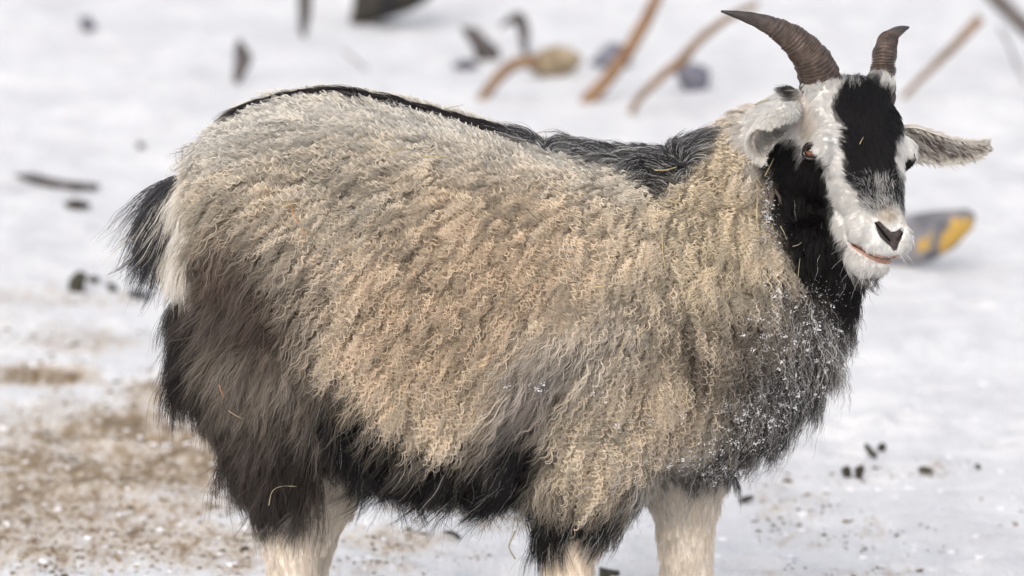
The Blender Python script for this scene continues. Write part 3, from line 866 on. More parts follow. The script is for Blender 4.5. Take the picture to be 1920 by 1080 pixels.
Lk.new(ha.outputs['Fac'], rr_.inputs[0]); Lk.new(rr_.outputs[0], mxh.inputs[0]); Lk.new(rp_.outputs[0], mxh.inputs[6]); mxh.inputs[7].default_value = (0.022, 0.020, 0.022, 1)
gr_ = N.new('ShaderNodeAttribute'); gr_.attribute_name = 'groove'
mxg = N.new('ShaderNodeMix'); mxg.data_type = 'RGBA'; mxg.blend_type = 'MULTIPLY'; mg = N.new('ShaderNodeMath'); mg.operation = 'MULTIPLY'; mg.inputs[1].default_value = .8
Lk.new(gr_.outputs['Fac'], mg.inputs[0]); Lk.new(mg.outputs[0], mxg.inputs[0]); Lk.new(mxh.outputs[2], mxg.inputs[6]); mxg.inputs[7].default_value = (0.45, 0.42, 0.40, 1)
Lk.new(mxg.outputs[2], b.inputs['Base Color']); b.inputs['Roughness'].default_value = 0.5
nb = N.new('ShaderNodeTexNoise'); nb.inputs['Scale'].default_value = 260; nb.inputs['Detail'].default_value = 5; Lk.new(tc.outputs['Object'], nb.inputs['Vector'])
bp = N.new('ShaderNodeBump'); bp.inputs['Strength'].default_value = .5; bp.inputs['Distance'].default_value = .002
Lk.new(nb.outputs['Fac'], bp.inputs['Height']); Lk.new(bp.outputs[0], b.inputs['Normal'])

def horn(rows, squash, seed):
    q = cr(np.array(rows, float), 130)
    C = np.array([at(r[0], r[1], r[2]) for r in q]); r = np.maximum(q[:, 3], 0.6) * PX
    R = tube_rings(C, r, 40, squash)
    k = np.arange(130); al = k / 129
    L = np.concatenate([[0], np.cumsum(np.linalg.norm(np.diff(C, axis=0), axis=1))]) * PPM
    th = np.linspace(0, 2 * math.pi, 40, endpoint=False)
    rg = np.random.default_rng(seed)
    ph = L[:, None] / 8.5 * 2 * math.pi + 1.2 * np.sin(th)[None, :] + 1.5 * np.interp(L, np.linspace(0, L[-1], 14), rg.normal(size=14))[:, None]
    rid = (np.sin(ph) ** 2 * 4.6 - 1.2) * (1 - smooth((al - 0.45) / 0.3))[:, None]
    big = 1.3 * np.sin(L[:, None] / 31 * 2 * math.pi + np.cos(th)[None, :]) * (1 - al[:, None])
    # a keel along the front edge
    R = C[:, None, :] + (R - C[:, None, :]) * (1 + (rid + big) * PX / np.maximum(r, 4 * PX)[:, None])[:, :, None]
    V, F = rings_to_mesh(R)
    o = mesh_obj('horn', V, F, horn_m, goat)
    ra = o.data.attributes.new('groove', 'FLOAT', 'POINT'); ra.data.foreach_set('value', np.concatenate([(np.cos(ph) ** 2 * (1 - smooth((al - 0.5) / 0.3))[:, None]).ravel(), [0, 0]]).astype(np.float32))
    a = o.data.attributes.new('along', 'FLOAT', 'POINT')
    a.data.foreach_set('value', np.concatenate([np.repeat(al, 40), [0, 1]]).astype(np.float32))
    return o
hb = H(-5, -62, -20)[1]
horn([(1545, 190, hb + .03, 39), (1538, 150, hb + .012, 37), (1524, 115, hb - .01, 33), (1497, 82, hb - .02, 27), (1462, 57, hb - .03, 20.5), (1425, 40, hb - .04, 14.5), (1388, 29, hb - .05, 8.5), (1352, 21, hb - .055, 2)], 0.8, 3)
hb = H(-5, 62, -20)[1]
horn([(1654, 190, hb + .05, 21.5), (1655, 155, hb + .03, 21.5), (1656, 125, hb + .033, 21), (1659, 98, hb + .04, 19.5), (1665, 76, hb + .06, 16.5), (1677, 63, hb + .07, 11.5), (1691, 55, hb + .075, 7.5), (1704, 51, hb + .08, 2)], 1.5, 5)

# ------------------------------------------------------------------ eyes
def flat_mat(name, col, rough=0.3, spec=0.5, coat=0.0, var=0.0, scale=200):
    m = simple_mat(name, col, rough, var, scale, 0.0, spec=spec)
    m.node_tree.nodes['Principled BSDF'].inputs['Coat Weight'].default_value = coat
    return m
ball_m = flat_mat('eyeball', (0.05, 0.025, 0.015), 0.12, .5, 1.0)
iris_m = flat_mat('amber_iris', (0.19, 0.072, 0.028), 0.15, .5, 1.0, 0.35, 500)
pupil_m = flat_mat('pupil', (0.006, 0.006, 0.010), 0.08, .5, 1.0)
lid_m = flat_mat('eyelid_skin', (0.018, 0.014, 0.015), 0.45, .4, 0.2, .3)
pink_m = flat_mat('pink_eyelid', (0.30, 0.17, 0.15), 0.5, .4, 0.1, .2)

def cap(c, g, upv, r, ang_h, ang_v, n=8, m=28, rmin=0.0):
    """spherical patch around gaze g"""
    rt_ = nrm(np.cross(g, upv)); uu = np.cross(rt_, g)
    V = [c + g * r]; F = []
    for i in range(1, n + 1):
        for j in range(m):
            a = 2 * math.pi * j / m
            ah = ang_h * i / n * math.cos(a); av = ang_v * i / n * math.sin(a)
            d = nrm(g + rt_ * math.tan(ah) + uu * math.tan(av))
            V.append(c + d * r)
    for j in range(m): F.append((0, 1 + j, 1 + (j + 1) % m))
    for i in range(n - 1):
        for j in range(m):
            a = 1 + i * m + j; b_ = 1 + i * m + (j + 1) % m
            F.append((a, a + m, b_ + m, b_))
    return V, F

def eye(px, py, gaze, far=False):
    if far:
        c = H(116, 79, -48); n = nrm(HSd * 0.9 + HN * 0.3)
    else:
        P, n = surf(px, py); c = P - FWD * 5 * PX + RT * 1.5 * PX
    g = nrm(gaze); upv = np.array([0, 0, 1.0]); r = 14.0 * PX
    s_ = Soup(); s_.ellipsoid(c, (r, r, r), np.eye(3), 20, 28)
    ball = mesh_obj('eye', s_.V, s_.F, ball_m, goat)
    V, F = cap(c, g, upv, r * 1.012, 0.80, 0.80); mesh_obj('iris', V, F, iris_m, ball)
    V, F = cap(c, g, upv, r * 1.03, 0.56, 0.26); mesh_obj('pupil', V, F, pupil_m, ball)
    return c, r
cn, er = eye(1520, 284, VIEW * 1.0 + RT * -0.28 + UP * 0.12)
eye(0, 0, HSd, True)
# lids: almond rim of dark skin round the near eye
def rim(name, pts, w, mat, depth):
    q = cr(np.array(pts, float), 24)
    C = np.array([CAM + ray(a, b_) * (np.linalg.norm(cn - CAM) - depth * PX - k_ * PX) for a, b_, k_, _ in q])
    R = tube_rings(C, np.maximum(q[:, 3], .5) * w * PX, 10)
    V, F = rings_to_mesh(R); return mesh_obj(name, V, F, mat, goat)
rim('upper_eyelid', [(1504, 288, 8, .5), (1508, 277, 14, 1.1), (1516, 271, 19, 1.5), (1527, 271, 19, 1.5), (1537, 278, 14, 1.2), (1543, 288, 7, .8), (1551, 298, 3, .4)], 3.0, lid_m, 0)
rim('lower_eyelid', [(1504, 288, 8, .5), (1508, 294, 13, .8), (1518, 298, 16, .9), (1528, 297, 15, .9), (1537, 293, 11, .8), (1544, 290, 7, .8), (1551, 299, 2, .4)], 3.4, lid_m, 0)
rim('tear_duct', [(1541, 289, 8, .5), (1547, 294, 7, 1.0), (1553, 302, 5, .9), (1558, 312, 3, .4)], 2.0, pink_m, 0)

# ------------------------------------------------------------------ nose and mouth
nose_m = simple_mat('nose_leather', (0.030, 0.022, 0.024), 0.4, .35, 160, 0.8, 420, col2=(0.095, 0.068, 0.066), spec=.5)
hole_m = flat_mat('nostril_inside', (0.006, 0.005, 0.005), 0.8, .1)
lip_m = simple_mat('lip_skin', (0.34, 0.18, 0.13), 0.55, .22, 120, 0.4, 500, col2=(0.50, 0.31, 0.25), spec=.45)
def patch(name, poly, mat, lift_px, step=1.5):
    poly = np.array(poly, float)
    us = np.arange(poly[:, 0].min() - 1, poly[:, 0].max() + 1, step); vs = np.arange(poly[:, 1].min() - 1, poly[:, 1].max() + 1, step)
    U, Vv = np.meshgrid(us, vs); sd_ = poly_sd(U.ravel(), Vv.ravel(), poly).reshape(U.shape)
    idx = -np.ones(U.shape, int); V = []; F = []
    for i in range(U.shape[0]):
        for j in range(U.shape[1]):
            if sd_[i, j] < 1.0:
                p, n = surf(U[i, j], Vv[i, j])
                if p is None: continue
                idx[i, j] = len(V); V.append(p - ray(U[i, j], Vv[i, j]) * PX * lift_px * smooth(-sd_[i, j] / 4 + .25))
    for i in range(U.shape[0] - 1):
        for j in range(U.shape[1] - 1):
            q = (idx[i, j], idx[i + 1, j], idx[i + 1, j + 1], idx[i, j + 1])
            if min(q) >= 0: F.append(q)
    return mesh_obj(name, V, F, mat, goat)
nose = patch('nose', NOSE, nose_m, 1.6)
def surf_tube(name, pts, w, mat, lift_px, parent=goat, m=10, squash=None):
    q = cr(np.array(pts, float), 26); C = []
    for a, b_, r in q:
        p, n = surf(a, b_)
        C.append((p if p is not None else C[-1]) - ray(a, b_) * lift_px * PX)
    C = np.array(C); C[1:-1] = (C[:-2] + C[1:-1] * 2 + C[2:]) / 4
    V, F = rings_to_mesh(tube_rings(C, np.maximum(q[:, 2], .4) * w * PX, m, squash)); return mesh_obj(name, V, F, mat, parent)
surf_tube('nostril', [(1641, 417, .5), (1648, 428, 1), (1657, 440, 1.1), (1666, 450, .8), (1671, 453, .4)], 3.2, hole_m, 0.2, nose)
surf_tube('nostril', [(1693, 430, .4), (1690, 440, .9), (1685, 448, .7), (1680, 452, .4)], 2.6, hole_m, 0.2, nose)
surf_tube('upper_lip', [(1591, 452, .5), (1606, 461, .8), (1628, 472, 1), (1650, 479, 1), (1668, 481, .9), (1686, 478, .5)], 2.0, lip_m, 1.2)
surf_tube('lower_lip', [(1598, 461, .3), (1612, 470, .6), (1632, 482, 1), (1652, 489, 1.3), (1668, 490, 1.3), (1684, 485, .5)], 3.8, lip_m, 1.0)
surf_tube('mouth_line', [(1589, 451, .4), (1604, 462, 1), (1626, 475, 1), (1650, 484, 1), (1668, 485, .8), (1685, 481, .4)], 1.1, hole_m, 2.4)

# ------------------------------------------------------------------ whiskers
WP = []; WD = []
for u_, v_, k_ in ((1690, 470, 12), (1688, 492, 12), (1664, 506, 10), (1620, 505, 10), (1640, 450, 8), (1596, 470, 8), (1560, 500, 14), (1545, 460, 10)):
    for _ in range(k_):
        a_, b_ = u_ + rng.normal() * 6, v_ + rng.normal() * 6
        p_, n_ = surf(a_, b_)
        if p_ is None: continue
        WP.append(p_); WD.append(nrm(n_ * .8 + UP * -.6 + RT * ((a_ - 1630) / 60) + rng.normal(size=3) * .25))
WP = np.array(WP); WD = np.array(WD); k_ = len(WP)
tw = np.linspace(0, 1, 8)[None, :, None]; ln = (18 + 24 * rng.random(k_))[:, None, None] * PX
wpos = WP[:, None, :] + WD[:, None, :] * tw * ln + np.array([0, 0, -1]) * (tw ** 2) * ln * .35
add_curves('whiskers', wpos, np.broadcast_to(.26 * PX * (1 - .7 * tw[:, :, 0]), (k_, 8)).copy(), np.where((WP[:, 0] < at(1580, 0, 0)[0])[:, None], .02, .6) * np.ones((k_, 3)), goat, HAIR)

# ------------------------------------------------------------------ ears
ear_skin = new_mat('ear_skin'); 
nt = ear_skin[1]; a_ = nt.nodes.new('ShaderNodeAttribute'); a_.attribute_name = 'coat'
nt.links.new(a_.outputs['Color'], ear_skin[2].inputs['Base Color']); ear_skin[2].inputs['Roughness'].default_value = .8
ear_skin = ear_skin[0]
def ear(axis, open_dirs, half_ang, seed, out_col, in_col, in_len, cenf=0.6, tipw=1.0, flat=1.0, outn=1500, inn=900):
    """axis rows: world points + half width m; open_dirs per row; half_ang: degrees of the cup each side"""
    n = 40
    q = cr(np.array([list(p) + [w, ha] + list(o) for (p, w), ha, o in zip(axis, half_ang, open_dirs)]), n)
    C = q[:, :3]; Wd = np.maximum(q[:, 3], 0.001); HA = np.radians(q[:, 4]); O = q[:, 5:8]
    T = nrm(np.gradient(C, axis=0)); O = nrm(O - (O * T).sum(1, keepdims=True) * T); Bv = np.cross(T, O)
    m = 25
    thk = 2.2 * PX
    outer = np.zeros((n, m, 3)); inner = np.zeros((n, m, 3)); nrmv = np.zeros((n, m, 3))
    for j in range(m):
        f = (j / (m - 1)) * 2 - 1
        a = f * HA
        # arc of a circle whose chord is the ear's width
        Rr = Wd / np.maximum(np.sin(np.minimum(HA, math.pi / 2)), 0.3)
        d = -O * np.cos(a)[:, None] * flat + Bv * np.sin(a)[:, None]
        cen = C + O * (Rr * cenf)[:, None]
        outer[:, j] = cen + d * Rr[:, None]; inner[:, j] = cen + d * (Rr - thk)[:, None]; nrmv[:, j] = d
    V = list(outer.reshape(-1, 3)) + list(inner.reshape(-1, 3)); F = []; k = n * m
    for i in range(n - 1):
        for j in range(m - 1):
            a = i * m + j
            F.append((a, a + 1, a + m + 1, a + m)); F.append((a + k, a + m + k, a + m + 1 + k, a + 1 + k))
    for i in range(n - 1):
        for j in (0, m - 1):
            a = i * m + j; F.append((a, a + m, a + m + k, a + k))
    for j in range(m - 1):
        for i in (0, n - 1):
            a = i * m + j; F.append((a, a + 1, a + 1 + k, a + k))
    o = mesh_obj('ear', V, F, ear_skin, goat)
    # colours
    tl = np.repeat(np.linspace(0, 1, n), m); fj = np.abs(np.tile(np.linspace(-1, 1, m), n))
    rimw = smooth((fj - 0.62) / 0.25)
    rimw = np.maximum(rimw, smooth((tl - .86) / .1) * tipw)
    ci = np.array(in_col)[None, :] * (1 - rimw[:, None]) + np.array(out_col) * rimw[:, None]
    co = np.tile(np.array(out_col), (n * m, 1))
    allc = np.concatenate([co, ci]); ca_ = o.data.attributes.new('coat', 'FLOAT_COLOR', 'POINT')
    ca_.data.foreach_set('color', np.concatenate([allc, np.ones((len(allc), 1))], 1).astype(np.float32).ravel())
    # hair
    rg = rng
    def hairs(side, cnt, length, lift, radius, colfn):
        i = rg.random(cnt) * (n - 1.001); j = rg.random(cnt) * (m - 1.001)
        ii_, jj_ = i.astype(int), j.astype(int)
        src = outer if side > 0 else inner
        fi, fj_ = (i - ii_)[:, None], (j - jj_)[:, None]
        P = (src[ii_, jj_] * (1 - fi) + src[ii_ + 1, jj_] * fi) * (1 - fj_) + (src[ii_, jj_ + 1] * (1 - fi) + src[ii_ + 1, jj_ + 1] * fi) * fj_
        Nn = nrmv[ii_, jj_] * side
        edge = (j / (m - 1)) * 2 - 1
        # lies along the ear; near the rim it sweeps over the edge
        D = T[ii_] * 1.0 + (Bv[ii_] * np.sign(edge)[:, None]) * (np.abs(edge) ** 2)[:, None] * 0.9
        if side < 0: D = T[ii_] * 0.5 + O[ii_] * 0.5 + Bv[ii_] * (-edge[:, None]) * 0.5 + np.array([0, 0, -0.35])
        D = nrm(D - (D * Nn).sum(1, keepdims=True) * Nn)
        c_ = colfn(i / (n - 1), np.abs(edge), cnt)
        Ad = dict(r=c_[:, 0], g=c_[:, 1], b=c_[:, 2], len=length(i / (n - 1), np.abs(edge)), amp=np.full(cnt, .5), lam=np.full(cnt, 30.), lift=np.full(cnt, lift), sp=np.full(cnt, 3.0), cl=np.full(cnt, .3), rad=np.full(cnt, radius))
        return grow(P, Nn, D, Ad, 5, 6, phase_j=1, colj=.08, grav=.1)
    oc = np.array(out_col); ic = np.array(in_col)
    g1 = hairs(1, outn, lambda t, e: 14 + 0 * t, .25, .34, lambda t, e, c: np.tile(oc, (c, 1)))
    g2 = hairs(-1, inn, lambda t, e: in_len * (1.0 - .55 * t) * (1 - .6 * e), .5, .30, lambda t, e, c: np.where((rg.random(c) < .5 + e * .5)[:, None], oc * .85, ic * 1.3))
    add_curves('ear_hair', np.concatenate([g1[0], g2[0]]), np.concatenate([g1[1], g2[1]]), np.concatenate([g1[2], g2[2]]), o, HAIR)
    return o
ev_ = lambda px, py, y: at(px, py, y)
yf = H(50, 90, -85)[1]
ear([(ev_(1672, 258, yf - .01), 24 * PX), (ev_(1700, 262, yf), 34 * PX), (ev_(1735, 271, yf + .02), 33 * PX), (ev_(1775, 280, yf + .045), 28 * PX), (ev_(1815, 282, yf + .065), 20 * PX), (ev_(1838, 278, yf + .075), 12 * PX), (ev_(1849, 274, yf + .08), 3 * PX)],
    [(0.1, -1, -0.25)] * 2 + [(0.05, -1, -0.3)] * 5, [80, 80, 76, 72, 66, 60, 50], 5, (0.78, 0.74, 0.68), (0.13, 0.095, 0.09), 34)
yn = H(40, -92, -85)[1]
ear([(ev_(1494, 208, yn + .03), 20 * PX), (ev_(1478, 218, yn - .01), 32 * PX), (ev_(1460, 231, yn - .05), 42 * PX), (ev_(1447, 246, yn - .08), 47 * PX), (ev_(1438, 259, yn - .10), 47 * PX), (ev_(1434, 267, yn - .108), 44 * PX)],
    [(0.36, -0.70, -0.62)] * 6, [150, 148, 138, 122, 112, 104], 8, (0.85, 0.83, 0.79), (0.42, 0.35, 0.32), 26, 0.0, 0.25, 0.66, 3200, 2200)

# ------------------------------------------------------------------ tail
q = cr(np.array([(378, 330, 0.0, 18), (356, 340, -.005, 17), (336, 356, -.01, 15), (320, 380, -.012, 13), (308, 412, -.015, 10), (300, 446, -.015, 5)], float), 30)
C = np.array([at(a, b_, y) for a, b_, y, r in q])
V, F = rings_to_mesh(tube_rings(C, q[:, 3] * PX, 14))
tail = mesh_obj('tail', V, F, SKIN, goat)
ca_ = tail.data.attributes.new('coat', 'FLOAT_COLOR', 'POINT'); ca_.data.foreach_set('color', np.tile(np.array([.07, .07, .075, 1], np.float32), len(tail.data.vertices)))
TVt = np.array(V); TT = np.array([(f[0], f[1], f[2]) for f in F]); TNn = vnormals(TVt, TT)
Pt, Nt = sample(TVt, TT, TNn, 1 / 9.0)
pt = to_px(Pt)
n_t = len(Pt)
wq = smooth((pt[:, 0] - 340) / 10)
Dt = nrm(np.stack([-0.55 + 0.52 * wq, 0 * wq, -1.0 + 0 * wq], -1) + Nt * 0.1 + rng.normal(size=(n_t, 3)) * .12)
Dt = nrm(Dt - (Dt * Nt).sum(1, keepdims=True) * Nt)
wh = smooth((pt[:, 0] - 343 + 5 * rng.normal(size=n_t)) / 10)
g_ = 0.045 + 0.09 * rng.random(n_t) * (rng.random(n_t) < .4)
ctl = np.stack([g_, g_, g_ * 1.1], -1) * (1 - wh[:, None]) + np.array([.78, .74, .67]) * wh[:, None]
At = dict(r=ctl[:, 0], g=ctl[:, 1], b=ctl[:, 2], len=80 + 40 * rng.random(n_t) + 20 * smooth((pt[:, 0] - 330) / 10), amp=np.full(n_t, 2.), lam=np.full(n_t, 90.), lift=.16 - .13 * wq, sp=np.full(n_t, 6.), cl=np.full(n_t, .6), rad=np.full(n_t, .42))
pos, rad, col = grow(Pt, Nt, Dt, At, 9, 10, grav=.5)
add_curves('tail_hair', pos, rad, col, tail, HAIR)

# ------------------------------------------------------------------ hooves (below the frame)
hoof_m = simple_mat('hoof_horn', (0.05, 0.04, 0.035), .5, .3, 60, .3)
for (x, y) in ((548, -0.08), (575, 0.10), (1068, -0.08), (1290, 0.085)):
    xw = at(x, 1300, y)[0]
    zz = gz(xw, y)
    for dy in (-0.016, 0.016):
        rows = [(0, 0.085, .017), (0.004, 0.06, .022), (0.012, 0.03, .026), (0.02, 0.004, .028)]
        C = np.array([(xw + a, y + dy, zz + h_) for a, h_, r in rows]); 
        V, F = rings_to_mesh(tube_rings(C, [r for *_, r in rows], 14)); V = [(v[0] , y + dy + (v[1] - y - dy) * .62, max(v[2], zz - .005)) for v in V]
        mesh_obj('hoof', V, F, hoof_m, goat)

# ================================================================== THINGS ON THE SNOW
def outline_solid(name, poly, depth_px, mat, seed, base=None, rough=0.06, n=26, layers=9, sink=0.0, yoff=0.0, parent=None):
    """a solid lump with this outline, standing on the snow at the outline's lowest point"""
    poly = np.array(poly, float)
    cy = poly[:, 1].max(); cx = poly[poly[:, 1].argmax(), 0]
    g = gpos(*(base or (cx, cy))); y0 = g[1] + yoff
    k = mpp(g)
    cl = np.vstack([poly, poly[:1]]); sg = np.concatenate([[0], np.cumsum(np.linalg.norm(np.diff(cl, axis=0), axis=1))])
    q = np.linspace(0, sg[-1], n, endpoint=False)
    o = np.stack([np.interp(q, sg, cl[:, 0]), np.interp(q, sg, cl[:, 1])], -1)
    c = o.mean(0); R = []
    for z in np.linspace(-1, 1, layers):
        f = (1 - abs(z) ** 2.6) ** 0.5 if abs(z) < 1 else 0.02
        f = max(f, 0.08)
        R.append([at(*(c + (p - c) * f), y0 + (z + 0.6) * depth_px * k * 0.5) for p in o])
    R = np.array(R); P = R.reshape(-1, 3)
    sz = (poly.max(0) - poly.min(0)).mean() * k
    cen = P.mean(0); dirv = nrm(P - cen)
    P = P + dirv * (rough * sz * (noise(P, 3.0 / sz, seed, 3)))[:, None]
    R = P.reshape(R.shape)
    V, F = rings_to_mesh(R)
    return mesh_obj(name, V, F, mat, parent)

M_dark = simple_mat('dark_stone', (0.030, 0.030, 0.036), .8, .5, 14, .6, spec=.2)
M_olive = simple_mat('mossy_stone', (0.020, 0.020, 0.026), .85, .5, 12, .6, col2=(0.065, 0.055, 0.035))
M_tan = simple_mat('tan_stone', (0.20, 0.155, 0.10), .85, .3, 12, .6, col2=(0.40, 0.33, 0.23))
M_blue = simple_mat('blue_grey_stone', (0.06, 0.06, 0.085), .85, .3, 12, .6, col2=(0.19, 0.19, 0.235))
M_grey = simple_mat('grey_bark', (0.055, 0.05, 0.05), .85, .4, 24, .7, col2=(0.13, 0.115, 0.115))
M_wood = simple_mat('peeled_branch', (0.17, 0.095, 0.05), .7, .25, 16, .5, col2=(0.29, 0.18, 0.105))
M_wood2 = simple_mat('brown_branch', (0.14, 0.085, 0.05), .75, .25, 16, .5, col2=(0.26, 0.17, 0.105))
M_twig = simple_mat('grey_twig', (0.09, 0.08, 0.08), .8, .3, 16, .5, col2=(0.17, 0.15, 0.145))
M_dung = simple_mat('dark_bark_scrap', (0.028, 0.026, 0.022), .75, .5, 40, .6, col2=(0.085, 0.08, 0.055))

def thing(o, label, cat, group=None): return tag(o, label, cat, group)
thing(outline_solid('rock', [(655,42),(662,-5),(650,-60),(830,-60),(812,-4),(770,20),(722,38),(690,48)], 110, M_olive, 1), 'large dark mossy rock cut off by the top edge of the photo', 'rock')
thing(outline_solid('stake', [(556,-60),(588,-60),(584,26),(572,74),(561,64)], 24, M_grey, 2, rough=.03), 'short grey stake in the snow at the top edge left of the dark mossy rock', 'stake')
thing(outline_solid('bark_piece', [(862,48),(896,52),(914,72),(938,92),(938,112),(914,119),(892,112),(886,88),(872,68)], 30, M_grey, 3, rough=.04), 'dark hooked bark piece above the middle of the back', 'bark piece')
thing(outline_solid('rock', [(985,118),(1010,95),(1040,84),(1072,92),(1097,108),(1080,131),(1045,145),(1010,140),(990,130)], 80, M_tan, 4, rough=.05), 'tan angular rock between the bent branch and the thick branch', 'rock')
thing(outline_solid('rock', [(1104,118),(1125,96),(1148,78),(1172,88),(1186,126),(1160,138),(1120,128)], 60, M_blue, 5, rough=.06, yoff=.15), 'blue grey rock half hidden behind the thick tan branch', 'rock')
thing(outline_solid('rock', [(1266,130),(1285,117),(1311,119),(1333,136),(1329,162),(1309,180),(1290,173),(1271,156)], 56, M_blue, 6, rough=.05, yoff=.1), 'round grey rock under the thin middle branch', 'rock')
thing(outline_solid('rock', [(846,122),(866,112),(886,114),(900,122),(884,130),(858,130)], 40, M_blue, 41, rough=.06), 'low blue grey stone barely showing in snow under the hooked bark piece', 'rock')
thing(outline_solid('wood_splinter', [(440,80),(450,70),(468,95),(473,114),(460,140),(446,160),(436,152),(439,110)], 16, M_grey, 7, rough=.03), 'grey wooden splinter standing upright in snow above the rump', 'splinter')
thing(outline_solid('stone', [(150,32),(166,31),(182,50),(167,63),(151,52)], 24, M_blue, 8), 'small dark stone alone in the snow at upper left', 'stone')
thing(outline_solid('stick', [(22,328),(60,324),(112,338),(190,344),(187,357),(142,360),(100,352),(50,342)], 26, M_grey, 9, rough=.02), 'long dark flat stick lying in snow left of the tail', 'stick')
thing(outline_solid('stone', [(120,379),(140,372),(170,380),(168,391),(142,394),(124,390)], 26, M_olive, 10), 'small flat olive stone just below the long dark stick', 'stone')
thing(outline_solid('stone', [(256,268),(266,265),(273,272),(268,280),(257,279)], 14, M_olive, 12), 'tiny dark stone level with the top of the rump', 'stone')
thing(outline_solid('bark_scrap', [(128,524),(146,508),(163,514),(160,530),(158,546),(140,555),(129,548)], 26, M_dung, 13, rough=.10), 'black lumpy bark scrap left of the tail tip, largest of its cluster', 'bark scrap')
thing(outline_solid('bark_scrap', [(163,520),(178,517),(190,523),(182,532),(168,531)], 16, M_dung, 14, rough=.10), 'small black bark scrap in the middle of the cluster left of the tail', 'bark scrap')
thing(outline_solid('bark_scrap', [(196,531),(208,528),(221,538),(222,549),(208,545)], 16, M_dung, 15, rough=.10), 'small slanting black bark scrap right of the cluster left of the tail', 'bark scrap')
thing(outline_solid('bark_scrap', [(236,547),(258,544),(284,551),(276,560),(246,558)], 18, M_olive, 16, rough=.08), 'flat olive bark scrap directly under the tail hair', 'bark scrap')
thing(outline_solid('dead_leaf', [(1619,831),(1627,832),(1636,843),(1646,852),(1641,861),(1630,855),(1622,842)], 8, M_dung, 17, rough=.05), 'dark curled leaf on snow right of the chest', 'leaf')
thing(outline_solid('soil_clod', [(1644,838),(1654,828),(1662,834),(1660,845),(1648,848)], 12, M_olive, 18, rough=.12), 'small olive soil clod touching the dark curled leaf', 'clod')
thing(outline_solid('soil_clod', [(1577,880),(1590,872),(1597,884),(1596,897),(1582,897)], 14, M_olive, 19, rough=.14), 'olive soil clod at the left of the pair below the curled leaf', 'clod')
thing(outline_solid('soil_clod', [(1602,878),(1618,870),(1622,882),(1614,900),(1604,896)], 14, M_olive, 20, rough=.14), 'olive soil clod at the right of the pair below the curled leaf', 'clod')
thing(outline_solid('bark_scrap', [(1721,878),(1732,874),(1746,878),(1753,884),(1738,886),(1722,885)], 12, M_dung, 21, rough=.06), 'flat black bark scrap on clean snow at right', 'bark scrap')
thing(outline_solid('soil_clod', [(1706,868),(1714,861),(1722,866),(1718,876),(1706,876)], 10, M_olive, 22, rough=.14), 'small olive clod beside the flat black scrap at right', 'clod')
thing(outline_solid('soil_clod', [(1826,873),(1835,869),(1841,876),(1834,881)], 8, M_olive, 23, rough=.14), 'tiny olive clod farthest right on the snow', 'clod')
thing(outline_solid('bark_scrap', [(1384,938),(1396,930),(1414,928),(1412,936),(1396,943)], 14, M_dung, 24, rough=.06), 'dark bark scrap on snow just right of the far foreleg', 'bark scrap')
thing(outline_solid('bark_scrap', [(1122,1062),(1140,1066),(1162,1071),(1160,1084),(1140,1092),(1124,1082)], 20, M_dung, 25, rough=.10), 'black scrap at the bottom edge beside the near foreleg', 'bark scrap')
thing(outline_solid('twig', [(831,996),(845,994),(858,1000),(866,1010),(860,1012),(848,1003),(833,1000)], 6, M_dung, 26, rough=.02), 'short curved black twig on snow under the belly', 'twig')

# bark-covered log end with yellow lichen
m, nt, b = new_mat('lichen_log')
N, Lk = nt.nodes, nt.links
gl = gpos(1740, 500)
geo = N.new('ShaderNodeNewGeometry'); sub_ = N.new('ShaderNodeVectorMath'); sub_.operation = 'DISTANCE'
pc = at(1788, 430, gl[1]); flt = N.new('ShaderNodeVectorMath'); flt.operation = 'MULTIPLY'; flt.inputs[1].default_value = (0.8, 0.0, 1.1); Lk.new(geo.outputs['Position'], flt.inputs[0]); Lk.new(flt.outputs[0], sub_.inputs[0]); sub_.inputs[1].default_value = pc * np.array([0.8, 0, 1.1])
nn = N.new('ShaderNodeTexNoise'); nn.inputs['Scale'].default_value = 26; nn.inputs['Detail'].default_value = 6; Lk.new(geo.outputs['Position'], nn.inputs['Vector'])
def mt(op, a, b_, cl=False):
    n = N.new('ShaderNodeMath'); n.operation = op; n.use_clamp = cl
    for k, v in enumerate((a, b_)):
        if isinstance(v, (int, float)): n.inputs[k].default_value = v
        else: Lk.new(v, n.inputs[k])
    return n.outputs[0]
msk = mt('MULTIPLY', mt('SUBTRACT', mt('ADD', 0.050, mt('MULTIPLY', mt('SUBTRACT', nn.outputs['Fac'], 0.5), 0.26)), sub_.outputs['Value']), 90, True)
mx = N.new('ShaderNodeMix'); mx.data_type = 'RGBA'; Lk.new(msk, mx.inputs[0])
r1 = N.new('ShaderNodeValToRGB'); r1.color_ramp.elements[0].color = (0.10, 0.10, 0.115, 1); r1.color_ramp.elements[1].color = (0.26, 0.25, 0.27, 1); Lk.new(nn.outputs['Fac'], r1.inputs[0])
r1.color_ramp.elements[0].position = .35; r1.color_ramp.elements[1].position = .65
Lk.new(r1.outputs[0], mx.inputs[6]); mx.inputs[7].default_value = (0.50, 0.31, 0.07, 1); Lk.new(mx.outputs[2], b.inputs['Base Color']); b.inputs['Roughness'].default_value = .8
thing(outline_solid('log_piece', [(1650,405),(1700,402),(1745,396),(1815,391),(1829,402),(1826,424),(1792,464),(1742,492),(1700,500),(1655,492)], 70, m, 27, rough=.025, n=40), 'grey log piece with yellow lichen lying on snow behind the muzzle', 'log')

